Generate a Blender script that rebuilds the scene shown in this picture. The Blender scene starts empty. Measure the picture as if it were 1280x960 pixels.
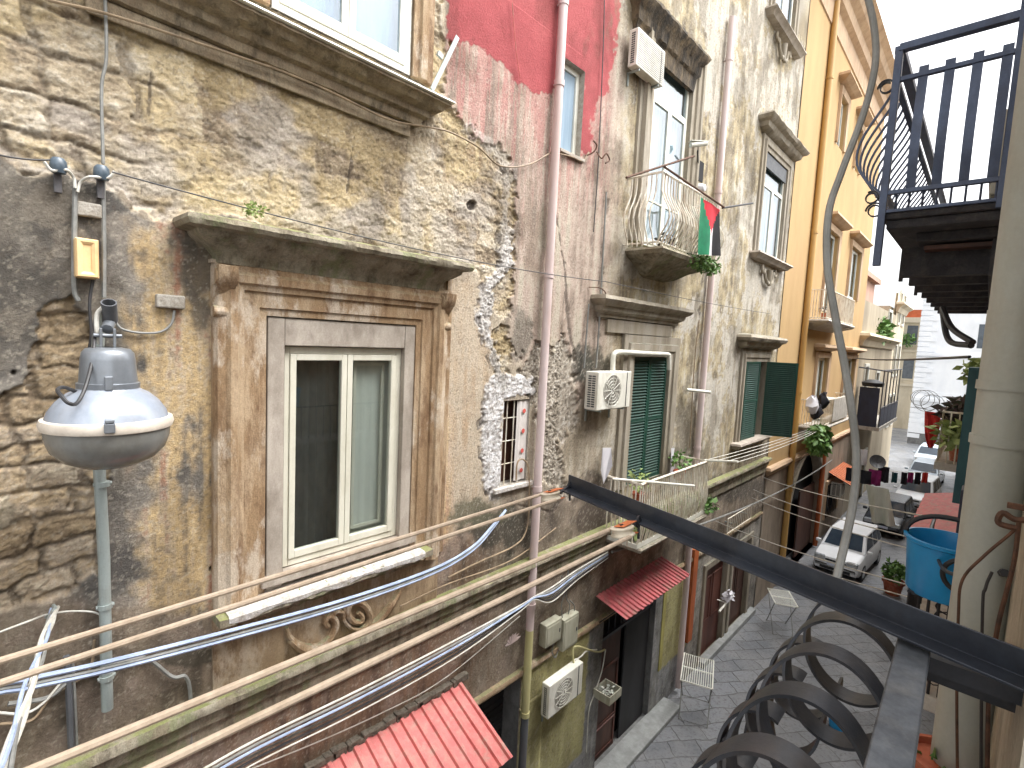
import bpy, math, random
import numpy as np
random.seed(7)
R=math.radians
sc=bpy.context.scene
COL=sc.collection
# ------------------------------------------------------------------ camera model
def nm(v):
    v=np.array(v,float); return v/np.linalg.norm(v)
F=640.; M_=.049
ca=nm((595,-27,F)); cn=nm((-M_,1,(M_*595+27)/F)); cp=np.cross(ca,cn)
H=8.35; D=4.85                       # eye height over the street, distance of the facade opposite
EYE=np.array((0,0,H))
def ray(x,y):
    d=np.array((x-640,y-480,F)); return np.array((d@ca,d@cp,-d@cn))
def W(x,y,Y=D): r=ray(x,y); return EYE+r*(Y/r[1])          # point of a plane parallel to the alley
def PX(x,y,X): r=ray(x,y); return EYE+r*(X/r[0])            # point of a plane across the alley
def PZ(x,y,z): r=ray(x,y); return EYE+r*((z-H)/r[2])        # point at a height
def PD(x,y,d): r=ray(x,y); return EYE+r*(d/F)               # point at a depth
cam=bpy.data.cameras.new('camera'); co=bpy.data.objects.new('camera',cam); COL.objects.link(co)
cam.lens=18; cam.sensor_width=36; cam.clip_end=600; cam.clip_start=.02
from mathutils import Matrix, Vector
rt=(ca[0],cp[0],-cn[0]); up=(-ca[1],-cp[1],cn[1]); bk=(-ca[2],-cp[2],cn[2])
co.matrix_world=Matrix(((rt[0],up[0],bk[0],0),(rt[1],up[1],bk[1],0),(rt[2],up[2],bk[2],H),(0,0,0,1)))
sc.camera=co
# ------------------------------------------------------------------ materials
def lin(c):
    c=c/255.
    return c/12.92 if c<=.04045 else ((c+.055)/1.055)**2.4
def S(r,g,b,k=1.): return (min(1,lin(r)*k),min(1,lin(g)*k),min(1,lin(b)*k),1)
def newmat(name):
    m=bpy.data.materials.new(name); m.use_nodes=True; nt=m.node_tree; nt.nodes.clear()
    out=nt.nodes.new('ShaderNodeOutputMaterial'); b=nt.nodes.new('ShaderNodeBsdfPrincipled')
    nt.links.new(b.outputs[0],out.inputs[0]); return m,nt,b,out
def noise(nt,scale,stretch=(1,1,1),detail=5,rough=.6,off=0):
    tc=nt.nodes.new('ShaderNodeTexCoord'); mp=nt.nodes.new('ShaderNodeMapping'); n=nt.nodes.new('ShaderNodeTexNoise')
    mp.inputs['Scale'].default_value=stretch; mp.inputs['Location'].default_value=(off,off*1.3,off*.7)
    nt.links.new(tc.outputs['Object'],mp.inputs[0]); nt.links.new(mp.outputs[0],n.inputs['Vector'])
    n.inputs['Scale'].default_value=scale; n.inputs['Detail'].default_value=detail; n.inputs['Roughness'].default_value=rough
    return n.outputs['Fac']
def ramp(nt,f,lo,hi):
    r=nt.nodes.new('ShaderNodeMapRange'); r.inputs[1].default_value=lo; r.inputs[2].default_value=hi
    nt.links.new(f,r.inputs[0]); return r.outputs[0]
def mix(nt,f,a,b,mode='MIX'):
    m=nt.nodes.new('ShaderNodeMix'); m.data_type='RGBA'; m.blend_type=mode
    if isinstance(f,float): m.inputs[0].default_value=f
    else: nt.links.new(f,m.inputs[0])
    for s,v in ((6,a),(7,b)):
        if isinstance(v,tuple): m.inputs[s].default_value=v
        else: nt.links.new(v,m.inputs[s])
    return m.outputs[2]
def bump(nt,b,h,dist,strength=1.):
    n=nt.nodes.new('ShaderNodeBump'); n.inputs['Distance'].default_value=dist; n.inputs['Strength'].default_value=strength
    nt.links.new(h,n.inputs['Height']); nt.links.new(n.outputs[0],b.inputs['Normal'])
def math_(nt,op,a,b):
    m=nt.nodes.new('ShaderNodeMath'); m.operation=op
    for i,v in enumerate((a,b)):
        if isinstance(v,(int,float)): m.inputs[i].default_value=v
        else: nt.links.new(v,m.inputs[i])
    return m.outputs[0]
def upmask(nt,lo=.55,hi=.9):
    g=nt.nodes.new('ShaderNodeNewGeometry'); s=nt.nodes.new('ShaderNodeSeparateXYZ')
    nt.links.new(g.outputs['True Normal'],s.inputs[0]); return ramp(nt,s.outputs[2],lo,hi)
MATS={}
def paint(name,c,c2=None,rough=.5,scale=4.,streak=1.,metal=0.,bmp=.0,fine=.12,dirt=None,dirtamt=.5,top=None,edge=(.4,.62),patch=None):
    """worn surface: two tones, vertical streaks, grime patches, fine speckle"""
    m,nt,b,o=newmat(name); MATS[name]=m
    st=(1,1,1./streak)
    col=c
    if c2: col=mix(nt,ramp(nt,noise(nt,scale,st,6,.65),*edge),c,c2)
    if dirt:
        col=mix(nt,math_(nt,'MULTIPLY',ramp(nt,noise(nt,scale*.8,(1.6,1.6,1.6/max(1,streak*.6)),7,.7,9),.48,.68),dirtamt),col,dirt)
    if patch: col=mix(nt,math_(nt,'MULTIPLY',ramp(nt,noise(nt,2.6,(1,1,.45),8,.72,21),.52,.60),.8),col,patch)
    if top:
        tm=math_(nt,'MULTIPLY',upmask(nt),ramp(nt,noise(nt,9,(1,1,1),5,.6,3),.35,.55))
        col=mix(nt,tm,col,top)
    if fine:
        f=ramp(nt,noise(nt,70,(1,1,1),3,.7,5),.3,.7)
        g=nt.nodes.new('ShaderNodeCombineColor')
        v=math_(nt,'MULTIPLY_ADD',f,2*fine); v.node.inputs[2].default_value=1-fine
        for i in range(3): nt.links.new(v,g.inputs[i])
        col=mix(nt,1.,col,g.outputs[0],'MULTIPLY')
    if isinstance(col,tuple): b.inputs['Base Color'].default_value=col
    else: nt.links.new(col,b.inputs['Base Color'])
    b.inputs['Roughness'].default_value=rough; b.inputs['Metallic'].default_value=metal
    if bmp: bump(nt,b,noise(nt,28,(1,1,1/ (streak**.5)),8,.7,2),bmp)
    return m
def glass(name,tint=(1,1,1,1),refl=.12):
    m,nt,b,o=newmat(name); MATS[name]=m; nt.nodes.remove(b)
    t=nt.nodes.new('ShaderNodeBsdfTransparent'); t.inputs[0].default_value=tint
    g=nt.nodes.new('ShaderNodeBsdfGlossy'); g.inputs['Roughness'].default_value=.03
    fr=nt.nodes.new('ShaderNodeLayerWeight'); fr.inputs[0].default_value=.25
    mx=nt.nodes.new('ShaderNodeMixShader')
    f=math_(nt,'ADD',math_(nt,'MULTIPLY',fr.outputs['Facing'],.45),refl)
    nt.links.new(f,mx.inputs[0]); nt.links.new(t.outputs[0],mx.inputs[1]); nt.links.new(g.outputs[0],mx.inputs[2]); nt.links.new(mx.outputs[0],o.inputs[0])
    return m
paint('pvc',S(226,226,216),S(214,212,200),.35,3,2,fine=.03,dirt=S(170,160,140),dirtamt=.25)
paint('creampvc',S(212,209,194),S(200,197,181),.4,3,3,fine=.03,dirt=S(160,150,125),dirtamt=.25)
paint('marble',S(176,166,154),S(150,140,128),.75,3,3,bmp=.004,dirt=S(112,100,88),dirtamt=.6,fine=.1)
paint('brownstone',S(146,124,98),S(164,142,114),.9,5,5,bmp=.012,patch=S(176,160,140),dirt=S(92,68,48),dirtamt=.8,fine=.14,top=S(120,116,84))
paint('brownstone2',S(170,148,120),S(146,120,90),.9,5.0,5,bmp=.016,patch=S(190,176,158),dirt=S(104,76,52),dirtamt=.9,fine=.2,top=S(128,126,96),edge=(.42,.56))
paint('mossstone',S(158,150,132),S(128,118,98),.92,5,4,bmp=.02,patch=S(122,126,92),dirt=S(78,68,54),dirtamt=.9,fine=.2,top=S(126,128,82))
paint('ledgestone',S(160,146,122),S(136,120,98),.9,5,5,bmp=.014,patch=S(122,110,92),dirt=S(74,66,54),dirtamt=.9,fine=.18,top=S(110,110,92))
paint('greystone',S(160,152,138),S(140,130,112),.9,3.5,8,bmp=.008,dirt=S(104,94,80),dirtamt=.7,fine=.14,top=S(120,118,104))
paint('whiteplaster',S(206,202,198),S(180,172,162),.9,9,1,bmp=.02,dirt=S(130,118,104),dirtamt=.8,fine=.15)
paint('pinkpipe',S(212,196,194),S(198,180,176),.45,2,10,fine=.04,dirt=S(170,134,120),dirtamt=.5)
paint('creampipe',S(196,190,140),S(180,172,120),.5,2,8,fine=.04,dirt=S(140,126,90),dirtamt=.5)
paint('ironpipe',S(92,94,98),S(72,74,78),.55,4,6,fine=.1,dirt=S(96,70,56),dirtamt=.4)
paint('yellowpipe',S(196,156,92),S(182,142,80),.5,2,8,fine=.05,dirt=S(150,110,70),dirtamt=.4)
paint('bigpipe',S(172,174,166),S(160,162,152),.6,3,4,fine=.04,bmp=.001,dirt=S(150,140,122),dirtamt=.5)
paint('galv',S(168,178,176),S(146,156,154),.4,5,5,metal=.35,fine=.05,dirt=S(120,110,96),dirtamt=.4)
paint('lampgrey',S(132,137,143),S(118,123,129),.32,4,2,metal=.45,fine=.04,dirt=S(110,108,104),dirtamt=.35)
paint('lampwhite',S(158,166,178),S(144,152,164),.22,4,2,metal=.2,fine=.03,dirt=S(150,146,140),dirtamt=.3)
paint('lampbowl',S(128,128,124),S(112,112,108),.22,3,2,fine=.02,dirt=S(96,90,80),dirtamt=.5)
paint('lightgasket',S(216,206,192),S(196,184,170),.5,5,1,fine=.05)
paint('blackiron',S(46,48,54),S(36,38,42),.38,7,2,metal=.3,bmp=.0008,fine=.12,dirt=S(72,66,62),dirtamt=.5)
paint('blueiron',S(82,94,118),S(66,76,98),.35,7,2,metal=.3,bmp=.0008,fine=.1,dirt=S(80,78,84),dirtamt=.3)
paint('anglebar',S(52,56,64),S(66,72,82),.30,5,1,metal=.5,bmp=.0006,fine=.1,dirt=S(90,86,84),dirtamt=.25)
paint('rail',S(84,88,94),S(56,60,66),.42,9,1,metal=.5,bmp=.0004,fine=.14,dirt=S(120,118,114),dirtamt=.4)
paint('rustiron',S(104,72,54),S(70,52,42),.8,20,1,bmp=.002,fine=.2)
paint('rustorange',S(196,110,62),S(170,88,48),.6,14,1,fine=.15,dirt=S(110,70,50),dirtamt=.5)
paint('rope',S(180,162,142),S(162,144,124),.75,30,1,fine=.1)
paint('sheave',S(214,204,186),S(180,170,150),.5,10,1,fine=.06)
paint('whiteiron',S(230,226,214),S(214,204,184),.55,6,3,fine=.08,dirt=S(150,112,78),dirtamt=.6)
paint('cablegrey',S(136,136,132),S(112,112,108),.6,6,1,fine=.06)
paint('cableblue',S(164,178,204),S(140,154,180),.5,6,1,fine=.05)
paint('cablewhite',S(206,204,196),S(184,180,168),.5,6,1,fine=.05)
paint('cableblack',S(58,56,56),S(42,42,44),.55,6,1,fine=.06)
paint('cablebrown',S(158,138,112),S(120,104,84),.6,6,1,fine=.08)
paint('acwhite',S(226,224,214),S(210,208,196),.4,4,3,fine=.03,dirt=S(164,154,130),dirtamt=.35)
paint('acdark',S(70,72,74),S(48,50,54),.5,9,1,fine=.05)
paint('acfan',S(150,146,138),S(120,116,108),.5,9,1,fine=.05)
paint('shuttergreen',S(26,68,56),S(20,56,46),.5,5,4,fine=.08,dirt=S(48,78,66),dirtamt=.4)
paint('redsheet',S(194,102,96),S(176,86,82),.55,6,2,fine=.12,dirt=S(158,122,108),dirtamt=.9)
paint('redsheetold',S(178,88,90),S(154,74,78),.6,5,2,fine=.1,dirt=S(132,104,92),dirtamt=.9)
paint('fascia',S(120,112,100),S(88,80,70),.9,20,1,bmp=.01,fine=.2)
paint('dark',S(24,24,26),S(18,18,20),.9,3,1,fine=.05)
paint('roomdark',S(36,36,36),S(30,30,30),.95,3,1,fine=.03)
paint('shutterblack',S(46,46,48),S(34,34,36),.7,3,4,fine=.1)
paint('curtainblue',S(150,168,182),S(122,142,158),.9,5,12,fine=.03)
paint('curtaingrey',S(200,202,192),S(190,192,182),.9,3,6,fine=.02)
paint('curtaindark',S(70,70,66),S(58,58,56),.9,3,8,fine=.02)
paint('wood',S(86,56,44),S(64,42,34),.6,4,6,fine=.12,dirt=S(40,30,26),dirtamt=.5)
paint('woodred',S(104,60,48),S(82,46,38),.6,4,6,fine=.12,dirt=S(50,36,32),dirtamt=.5)
paint('orangeframe',S(178,94,48),S(150,78,42),.7,4,6,fine=.1,dirt=S(110,72,50),dirtamt=.5)
paint('olive',S(176,168,100),S(160,152,88),.9,2,3,bmp=.003,fine=.08,dirt=S(112,104,62),dirtamt=.6)
paint('dado',S(126,126,124),S(104,104,104),.9,4,2,bmp=.008,fine=.12,dirt=S(84,80,76),dirtamt=.6)
paint('meterbox',S(172,170,152),S(156,154,136),.5,5,4,fine=.05,dirt=S(120,112,90),dirtamt=.5)
paint('peachbox',S(232,200,150),S(222,184,132),.5,5,2,fine=.04,dirt=S(180,150,110),dirtamt=.4)
paint('hoodblack',S(76,68,58),S(120,104,82),.95,5,4,bmp=.03,patch=S(50,46,42),dirt=S(38,36,34),dirtamt=.9,fine=.25)
paint('insul',S(84,98,110),S(64,76,86),.35,9,1,fine=.05)
paint('mortar',S(176,170,160),S(150,142,130),.95,14,1,bmp=.015,fine=.15)
paint('terracotta',S(176,96,66),S(150,76,54),.8,6,1,fine=.1,dirt=S(190,160,140),dirtamt=.5)
paint('soil',S(60,46,36),S(44,34,28),.95,20,1,fine=.2)
paint('leaf',S(74,108,52),S(112,146,76),.6,14,1,fine=.15)
paint('leafpale',S(140,160,96),S(170,182,120),.6,14,1,fine=.15)
paint('leafdark',S(52,62,44),S(84,60,66),.6,14,1,fine=.15)
paint('stem',S(96,78,56),S(70,58,44),.8,14,1,fine=.15)
paint('fred',S(206,34,52),S(190,26,44),.75,6,1,fine=.04)
paint('fgreen',S(18,124,84),S(14,108,74),.75,6,1,fine=.04)
paint('fwhite',S(226,222,226),S(212,208,212),.75,6,1,fine=.04)
paint('fblack',S(34,32,36),S(26,24,28),.75,6,1,fine=.04)
paint('carwhite',S(232,234,236),S(226,228,230),.18,2,1,fine=.01)
paint('carlight',S(196,208,218),S(188,200,212),.18,2,1,fine=.01,metal=.2)
paint('cargrey',S(52,56,62),S(46,50,56),.25,2,1,fine=.01)
paint('carglass',S(60,72,84),S(50,60,72),.06,2,1,fine=.0)
paint('headlight',S(190,196,200),S(150,156,160),.12,20,1,fine=.05,metal=.3)
paint('plate',S(214,220,232),S(200,208,224),.4,4,1,fine=.02)
paint('tyre',S(30,30,32),S(24,24,26),.85,10,1,fine=.1)
paint('blackplastic',S(34,35,38),S(28,29,32),.55,8,1,fine=.05)
paint('bluebasin',S(30,142,200),S(24,128,188),.35,3,1,fine=.03)
paint('sheetwhite',S(206,208,198),S(186,190,178),.9,4,4,fine=.04)
paint('clothblack',S(36,36,44),S(28,28,34),.9,4,1,fine=.06)
paint('clothmagenta',S(150,46,110),S(120,36,90),.9,4,1,fine=.06)
paint('clothred',S(202,62,56),S(184,50,48),.85,4,2,fine=.06)
paint('clothwhite',S(222,220,224),S(206,204,210),.9,4,2,fine=.04)
paint('clothdots',S(204,198,192),S(214,208,204),.9,4,2,fine=.04)
paint('reddot',S(200,92,82),S(190,84,76),.9,4,1,fine=.04)
paint('yellowwall',S(178,148,102),S(166,136,92),.9,.7,3,bmp=.003,fine=.05,dirt=S(176,144,102),dirtamt=.45)
paint('yellowtrim',S(196,170,140),S(180,152,124),.9,2,4,bmp=.004,fine=.08,dirt=S(140,116,92),dirtamt=.5)
paint('yellowlow',S(150,136,120),S(128,114,98),.9,1.2,4,bmp=.004,fine=.1,dirt=S(96,84,70),dirtamt=.6)
paint('farpink',S(186,150,132),S(170,134,118),.9,.5,4,fine=.05,dirt=S(140,112,96),dirtamt=.4)
paint('farbeige',S(176,164,142),S(150,138,118),.9,.5,5,fine=.06,dirt=S(116,106,90),dirtamt=.6)
paint('farcream',S(214,202,178),S(200,186,160),.9,.5,4,fine=.05,dirt=S(150,136,114),dirtamt=.4)
paint('farwhite',S(244,246,248),S(236,239,243),.9,.5,3,fine=.03,dirt=S(214,218,224),dirtamt=.3)
paint('farwin',S(96,104,112),S(80,88,96),.25,3,1,fine=.03)
paint('tile',S(196,104,66),S(176,90,56),.9,3,1,fine=.1)
paint('ownwall',S(188,180,162),S(160,150,130),.92,5,3,bmp=.006,fine=.14,dirt=S(122,110,92),dirtamt=.7)
paint('ownwall2',S(150,142,128),S(128,120,106),.92,2,4,bmp=.004,fine=.1,dirt=S(104,96,84),dirtamt=.6)
paint('slabdark',S(58,58,62),S(44,44,48),.9,6,1,bmp=.008,fine=.2,dirt=S(82,78,74),dirtamt=.6)
paint('slabwhite',S(190,186,178),S(170,164,154),.8,5,2,bmp=.003,fine=.08,dirt=S(130,122,110),dirtamt=.5)
paint('step',S(150,152,150),S(128,130,128),.6,4,1,bmp=.002,fine=.08,dirt=S(120,120,116),dirtamt=.5)
paint('darkblue',S(40,48,70),S(34,40,60),.5,4,2,fine=.05)
paint('teal',S(44,92,100),S(38,80,90),.5,4,2,fine=.05)
paint('skipgrey',S(130,132,134),S(110,112,114),.5,5,2,fine=.08)
glass('glass',(.9,.93,.93,1),.06); glass('glassdark',(.55,.56,.56,1),.07); glass('glassblue',(.85,.92,.98,1),.06)
# wall skin: colour attribute x fine grain
m,nt,b,o=newmat('oldwall'); MATS['oldwall']=m
at=nt.nodes.new('ShaderNodeAttribute'); at.attribute_name='Col'
f=ramp(nt,noise(nt,55,(1,1,1),5,.75,5),.28,.72); g=nt.nodes.new('ShaderNodeCombineColor')
v=math_(nt,'MULTIPLY_ADD',f,.5); v.node.inputs[2].default_value=.75
for i in range(3): nt.links.new(v,g.inputs[i])
c_=mix(nt,1.,at.outputs['Color'],g.outputs[0],'MULTIPLY')
nt.links.new(c_,b.inputs['Base Color']); b.inputs['Roughness'].default_value=.93
bump(nt,b,noise(nt,34,(1,1,1),9,.78,2),.02)
# paving
m,nt,b,o=newmat('basalt'); MATS['basalt']=m
tc=nt.nodes.new('ShaderNodeTexCoord'); mp=nt.nodes.new('ShaderNodeMapping'); mp.inputs['Rotation'].default_value=(0,0,R(38))
va=nt.nodes.new('ShaderNodeVectorMath'); va.operation='MULTIPLY_ADD'; nn_=nt.nodes.new('ShaderNodeTexNoise'); nn_.inputs['Scale'].default_value=1.6; nn_.inputs['Detail'].default_value=4; nt.links.new(tc.outputs['Object'],nn_.inputs['Vector']); nt.links.new(nn_.outputs['Color'],va.inputs[0]); va.inputs[1].default_value=(.22,.22,0); nt.links.new(tc.outputs['Object'],va.inputs[2]); nt.links.new(va.outputs[0],mp.inputs[0]); br=nt.nodes.new('ShaderNodeTexBrick'); nt.links.new(mp.outputs[0],br.inputs['Vector'])
br.inputs['Scale'].default_value=1.; br.inputs['Brick Width'].default_value=.62; br.inputs['Row Height'].default_value=.42; br.inputs['Mortar Size'].default_value=.014
br.inputs['Mortar Smooth'].default_value=.4; br.inputs['Color1'].default_value=S(100,103,108); br.inputs['Color2'].default_value=S(124,127,132); br.inputs['Mortar'].default_value=S(66,64,62)
cc=mix(nt,ramp(nt,noise(nt,1.3,(1,1,1),6,.65,1),.35,.7),br.outputs['Color'],S(128,128,128)); cc=mix(nt,ramp(nt,noise(nt,14,(1,1,1),4,.7,4),.5,.75),cc,S(84,84,86))
nt.links.new(cc,b.inputs['Base Color'])
rr=nt.nodes.new('ShaderNodeMapRange'); rr.inputs[1].default_value=.35; rr.inputs[2].default_value=.65; rr.inputs[3].default_value=.28; rr.inputs[4].default_value=.6
nt.links.new(noise(nt,.9,(1,1,1),5,.6,7),rr.inputs[0]); nt.links.new(rr.outputs[0],b.inputs['Roughness'])
bh=math_(nt,'ADD',math_(nt,'MULTIPLY',br.outputs['Fac'],-1.),math_(nt,'MULTIPLY',noise(nt,18,(1,1,1),4,.6,3),.5)); bump(nt,b,bh,.012)
# ------------------------------------------------------------------ mesh building
def rootloc(o):
    v=Vector((0,0,0))
    while o: v+=o.location; o=o.parent
    return np.array(v)
class MB:
    def __init__(s): s.v=[]; s.f=[]; s.m=[]; s.k=0
    def add(s,vs,fs):
        n=len(s.v); s.v+= [tuple(map(float,q)) for q in vs]; s.f+=[tuple(i+n for i in f) for f in fs]; s.m+=[s.k]*len(fs); return s
    def box(s,x0,x1,y0,y1,z0,z1):
        x0,x1=min(x0,x1),max(x0,x1); y0,y1=min(y0,y1),max(y0,y1); z0,z1=min(z0,z1),max(z0,z1)
        return s.add([(x,y,z) for x in (x0,x1) for y in (y0,y1) for z in (z0,z1)],[(0,1,3,2),(4,6,7,5),(0,4,5,1),(2,3,7,6),(0,2,6,4),(1,5,7,3)])
    def obox(s,c,u,v,w):
        """box about c with half-axis vectors u,v,w"""
        c,u,v,w=map(np.array,(c,u,v,w))
        return s.add([c+i*u+j*v+k*w for i in (-1,1) for j in (-1,1) for k in (-1,1)],[(0,1,3,2),(4,6,7,5),(0,4,5,1),(2,3,7,6),(0,2,6,4),(1,5,7,3)])
    def bar(s,a,b,w,t,upv=(0,0,1)):
        a,b=np.array(a,float),np.array(b,float); d=(b-a)/2; u=nm(d); x=np.cross(u,upv)
        if np.linalg.norm(x)<1e-4: x=np.cross(u,(1,0,0))
        x=nm(x); y=np.cross(x,u); return s.obox((a+b)/2,d,x*w/2,y*t/2)
    def tube(s,pts,r,n=8,cap=True):
        pts=[np.array(q,float) for q in pts]; rs=r if hasattr(r,'__len__') else [r]*len(pts)
        ref=None; vs=[]; fs=[]
        for i,q in enumerate(pts):
            t=nm(pts[min(i+1,len(pts)-1)]-pts[max(i-1,0)])
            if ref is None:
                ref=np.cross(t,(0,0,1))
                if np.linalg.norm(ref)<.05: ref=np.cross(t,(0,1,0))
            ref=nm(ref-t*(ref@t)); b2=np.cross(t,ref)
            for j in range(n):
                a=2*math.pi*j/n; vs.append(q+rs[i]*(ref*math.cos(a)+b2*math.sin(a)))
        for i in range(len(pts)-1):
            for j in range(n): fs.append((i*n+j,i*n+(j+1)%n,(i+1)*n+(j+1)%n,(i+1)*n+j))
        if cap: fs+=[tuple(range(n-1,-1,-1)),tuple((len(pts)-1)*n+j for j in range(n))]
        return s.add(vs,fs)
    def lathe(s,prof,c,n=24,axis=(0,0,1)):
        c=np.array(c,float); ax=nm(axis); u=np.cross(ax,(1,0,0) if abs(ax[0])<.9 else (0,1,0)); u=nm(u); w=np.cross(ax,u); vs=[];fs=[]
        for r,z in prof:
            for j in range(n):
                a=2*math.pi*j/n; vs.append(c+ax*z+(u*math.cos(a)+w*math.sin(a))*max(r,1e-4))
        for i in range(len(prof)-1):
            for j in range(n): fs.append((i*n+j,i*n+(j+1)%n,(i+1)*n+(j+1)%n,(i+1)*n+j))
        return s.add(vs,fs)
    def prism(s,poly,a,b):
        """poly of 3D points, extruded by vector b (a unused offset vector)"""
        n=len(poly); p=[np.array(q,float)+np.array(a) for q in poly]; q=[x+np.array(b) for x in p]
        return s.add(p+q,[tuple(range(n-1,-1,-1)),tuple(range(n,2*n))]+[(i,(i+1)%n,n+(i+1)%n,n+i) for i in range(n)])
    def strip(s,pts,w,t):
        """flat band of width vector w following pts, thickness t"""
        pts=[np.array(q,float) for q in pts]; w=np.array(w,float)/2; vs=[];fs=[]
        for i,q in enumerate(pts):
            d=nm(pts[min(i+1,len(pts)-1)]-pts[max(i-1,0)]); nn=nm(np.cross(d,w))*t/2
            vs+= [q-w-nn,q+w-nn,q+w+nn,q-w+nn]
        for i in range(len(pts)-1):
            for j in range(4): fs.append((i*4+j,i*4+(j+1)%4,(i+1)*4+(j+1)%4,(i+1)*4+j))
        fs+=[(3,2,1,0),tuple((len(pts)-1)*4+j for j in range(4))]
        return s.add(vs,fs)
    def cornice(s,x0,x1,prof,Y=D,jit=0.,seg=1):
        """prof: (projection, z) from top to bottom, returned at both ends"""
        rnd=random.Random(int(x0*100)); vs=[];fs=[]; nn=seg+3
        for h,z in prof:
            vs.append((x0-h,Y+.02,z))
            for i in range(seg+1):
                x=(x0-h)+(x1-x0+2*h)*i/seg; j=rnd.uniform(-jit,jit) if h>.01 else 0
                vs.append((x,Y-h+j,z+rnd.uniform(-jit,jit)*.6))
            vs.append((x1+h,Y+.02,z))
        for k in range(len(prof)-1):
            for i in range(nn-1): fs.append((k*nn+i,k*nn+i+1,(k+1)*nn+i+1,(k+1)*nn+i))
        return s.add(vs,fs)
    def surround(s,x0,x1,z0,z1,prof,Y=D,bottom=False):
        """prof: (outward offset, projection) inner to outer; left, top, right mitred"""
        vs=[];fs=[]
        for o,h in prof:
            zb=z0-(o if bottom else 0)
            vs+=[(x0-o,Y-h,zb),(x0-o,Y-h,z1+o),(x1+o,Y-h,z1+o),(x1+o,Y-h,zb)]
        for k in range(len(prof)-1):
            for i in range(4 if bottom else 3): j=(i+1)%4; fs.append((k*4+i,k*4+j,(k+1)*4+j,(k+1)*4+i))
        if not bottom:
            n=len(prof); fs+=[tuple(k*4 for k in range(n)),tuple(k*4+3 for k in range(n-1,-1,-1))]
        return s.add(vs,fs)
    def leaves(s,c,r,n,size,seed=0,droop=0.):
        rnd=random.Random(seed)
        for _ in range(n):
            while True:
                q=np.array([rnd.uniform(-1,1) for _ in range(3)])
                if .15<np.linalg.norm(q)<1: break
            q=np.array(c)+q*np.array(r); d=nm([rnd.gauss(0,1),rnd.gauss(0,1),rnd.gauss(0,.6)-droop]); e=nm(np.cross(d,[rnd.gauss(0,1) for _ in range(3)]))
            L=size*rnd.uniform(.6,1.3); w=L*.28
            s.add([q,q+d*L*.5+e*w,q+d*L,q+d*L*.5-e*w],[(0,1,2,3)])
        return s
    def build(s,name,mats,parent=None,smooth=False,bevel=0.,fixn=True,local=False):
        me=bpy.data.meshes.new(name); v=np.array(s.v)
        off=np.zeros(3)
        if not local:
            if parent: off=rootloc(parent)
            else: off=np.array((v[:,0].mean(),v[:,1].mean(),v[:,2].min()))
        me.from_pydata((v-off).tolist(),[],s.f)
        for mm in (mats if isinstance(mats,(list,tuple)) else [mats]): me.materials.append(MATS[mm])
        me.polygons.foreach_set('material_index',s.m)
        if smooth: me.polygons.foreach_set('use_smooth',[True]*len(s.f))
        me.update()
        if fixn:
            import bmesh
            bm=bmesh.new(); bm.from_mesh(me); bmesh.ops.recalc_face_normals(bm,faces=bm.faces); bm.to_mesh(me); bm.free()
        o=bpy.data.objects.new(name,me); COL.objects.link(o)
        if parent: o.parent=parent
        else: o.location=off
        if smooth:
            try: me.set_sharp_from_angle(angle=R(40))
            except Exception: pass
        if bevel:
            bv=o.modifiers.new('bevel','BEVEL'); bv.width=bevel; bv.segments=2; bv.limit_method='ANGLE'
        return o
def tag(o,label=None,cat=None,group=None,kind=None):
    if label: o['label']=label
    if cat: o['category']=cat
    if group: o['group']=group
    if kind: o['kind']=kind
    return o
def thing(name,loc,label,cat,group=None):
    o=bpy.data.objects.new(name,None); o.empty_display_size=.1; COL.objects.link(o); o.location=tuple(map(float,loc)); return tag(o,label,cat,group)
def sag(a,b,s,n=14):
    a,b=np.array(a,float),np.array(b,float)
    return [a+(b-a)*t-np.array((0,0,4*s*t*(1-t))) for t in [i/n for i in range(n+1)]]
def bez(ps,n=8):
    """smooth curve through points (Catmull-Rom)"""
    P=[np.array(q,float) for q in ps]; P=[2*P[0]-P[1]]+P+[2*P[-1]-P[-2]]; out=[]
    for i in range(1,len(P)-2):
        for k in range(n):
            t=k/n; a,b_,c,d=P[i-1],P[i],P[i+1],P[i+2]
            out.append(.5*(2*b_+(c-a)*t+(2*a-5*b_+4*c-d)*t*t+(3*b_-a-3*c+d)*t**3))
    out.append(P[-2]); return out
# ------------------------------------------------------------------ numpy noise
def hsh(ix,iy,s):
    h=(ix.astype(np.int64)*374761393+iy.astype(np.int64)*668265263+s*974634777)&0xffffffff
    h=((h^(h>>13))*1274126177)&0xffffffff; return ((h^(h>>16))&0xffffff)/float(0xffffff)
def vn(x,y,s=0):
    ix=np.floor(x);iy=np.floor(y);fx=x-ix;fy=y-iy;fx=fx*fx*(3-2*fx);fy=fy*fy*(3-2*fy)
    return (hsh(ix,iy,s)*(1-fx)+hsh(ix+1,iy,s)*fx)*(1-fy)+(hsh(ix,iy+1,s)*(1-fx)+hsh(ix+1,iy+1,s)*fx)*fy
def fbm(x,y,o=5,s=0,g=.55):
    r=0;a=1;t=0
    for i in range(o): r=r+a*vn(x*2**i+i*17.3,y*2**i+i*9.1,s+i); t+=a; a*=g
    return r/t
def sm(x,a,b): t=np.clip((x-a)/(b-a),0,1); return t*t*(3-2*t)
def segd(pts,x,y,closed):
    d=np.full(x.shape,1e9); n=len(pts)
    for i in range(n if closed else n-1):
        (ax,ay),(bx,by)=pts[i],pts[(i+1)%n]; L=(bx-ax)**2+(by-ay)**2
        t=np.clip(((x-ax)*(bx-ax)+(y-ay)*(by-ay))/L,0,1); d=np.minimum(d,np.hypot(x-ax-t*(bx-ax),y-ay-t*(by-ay)))
    return d
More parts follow.
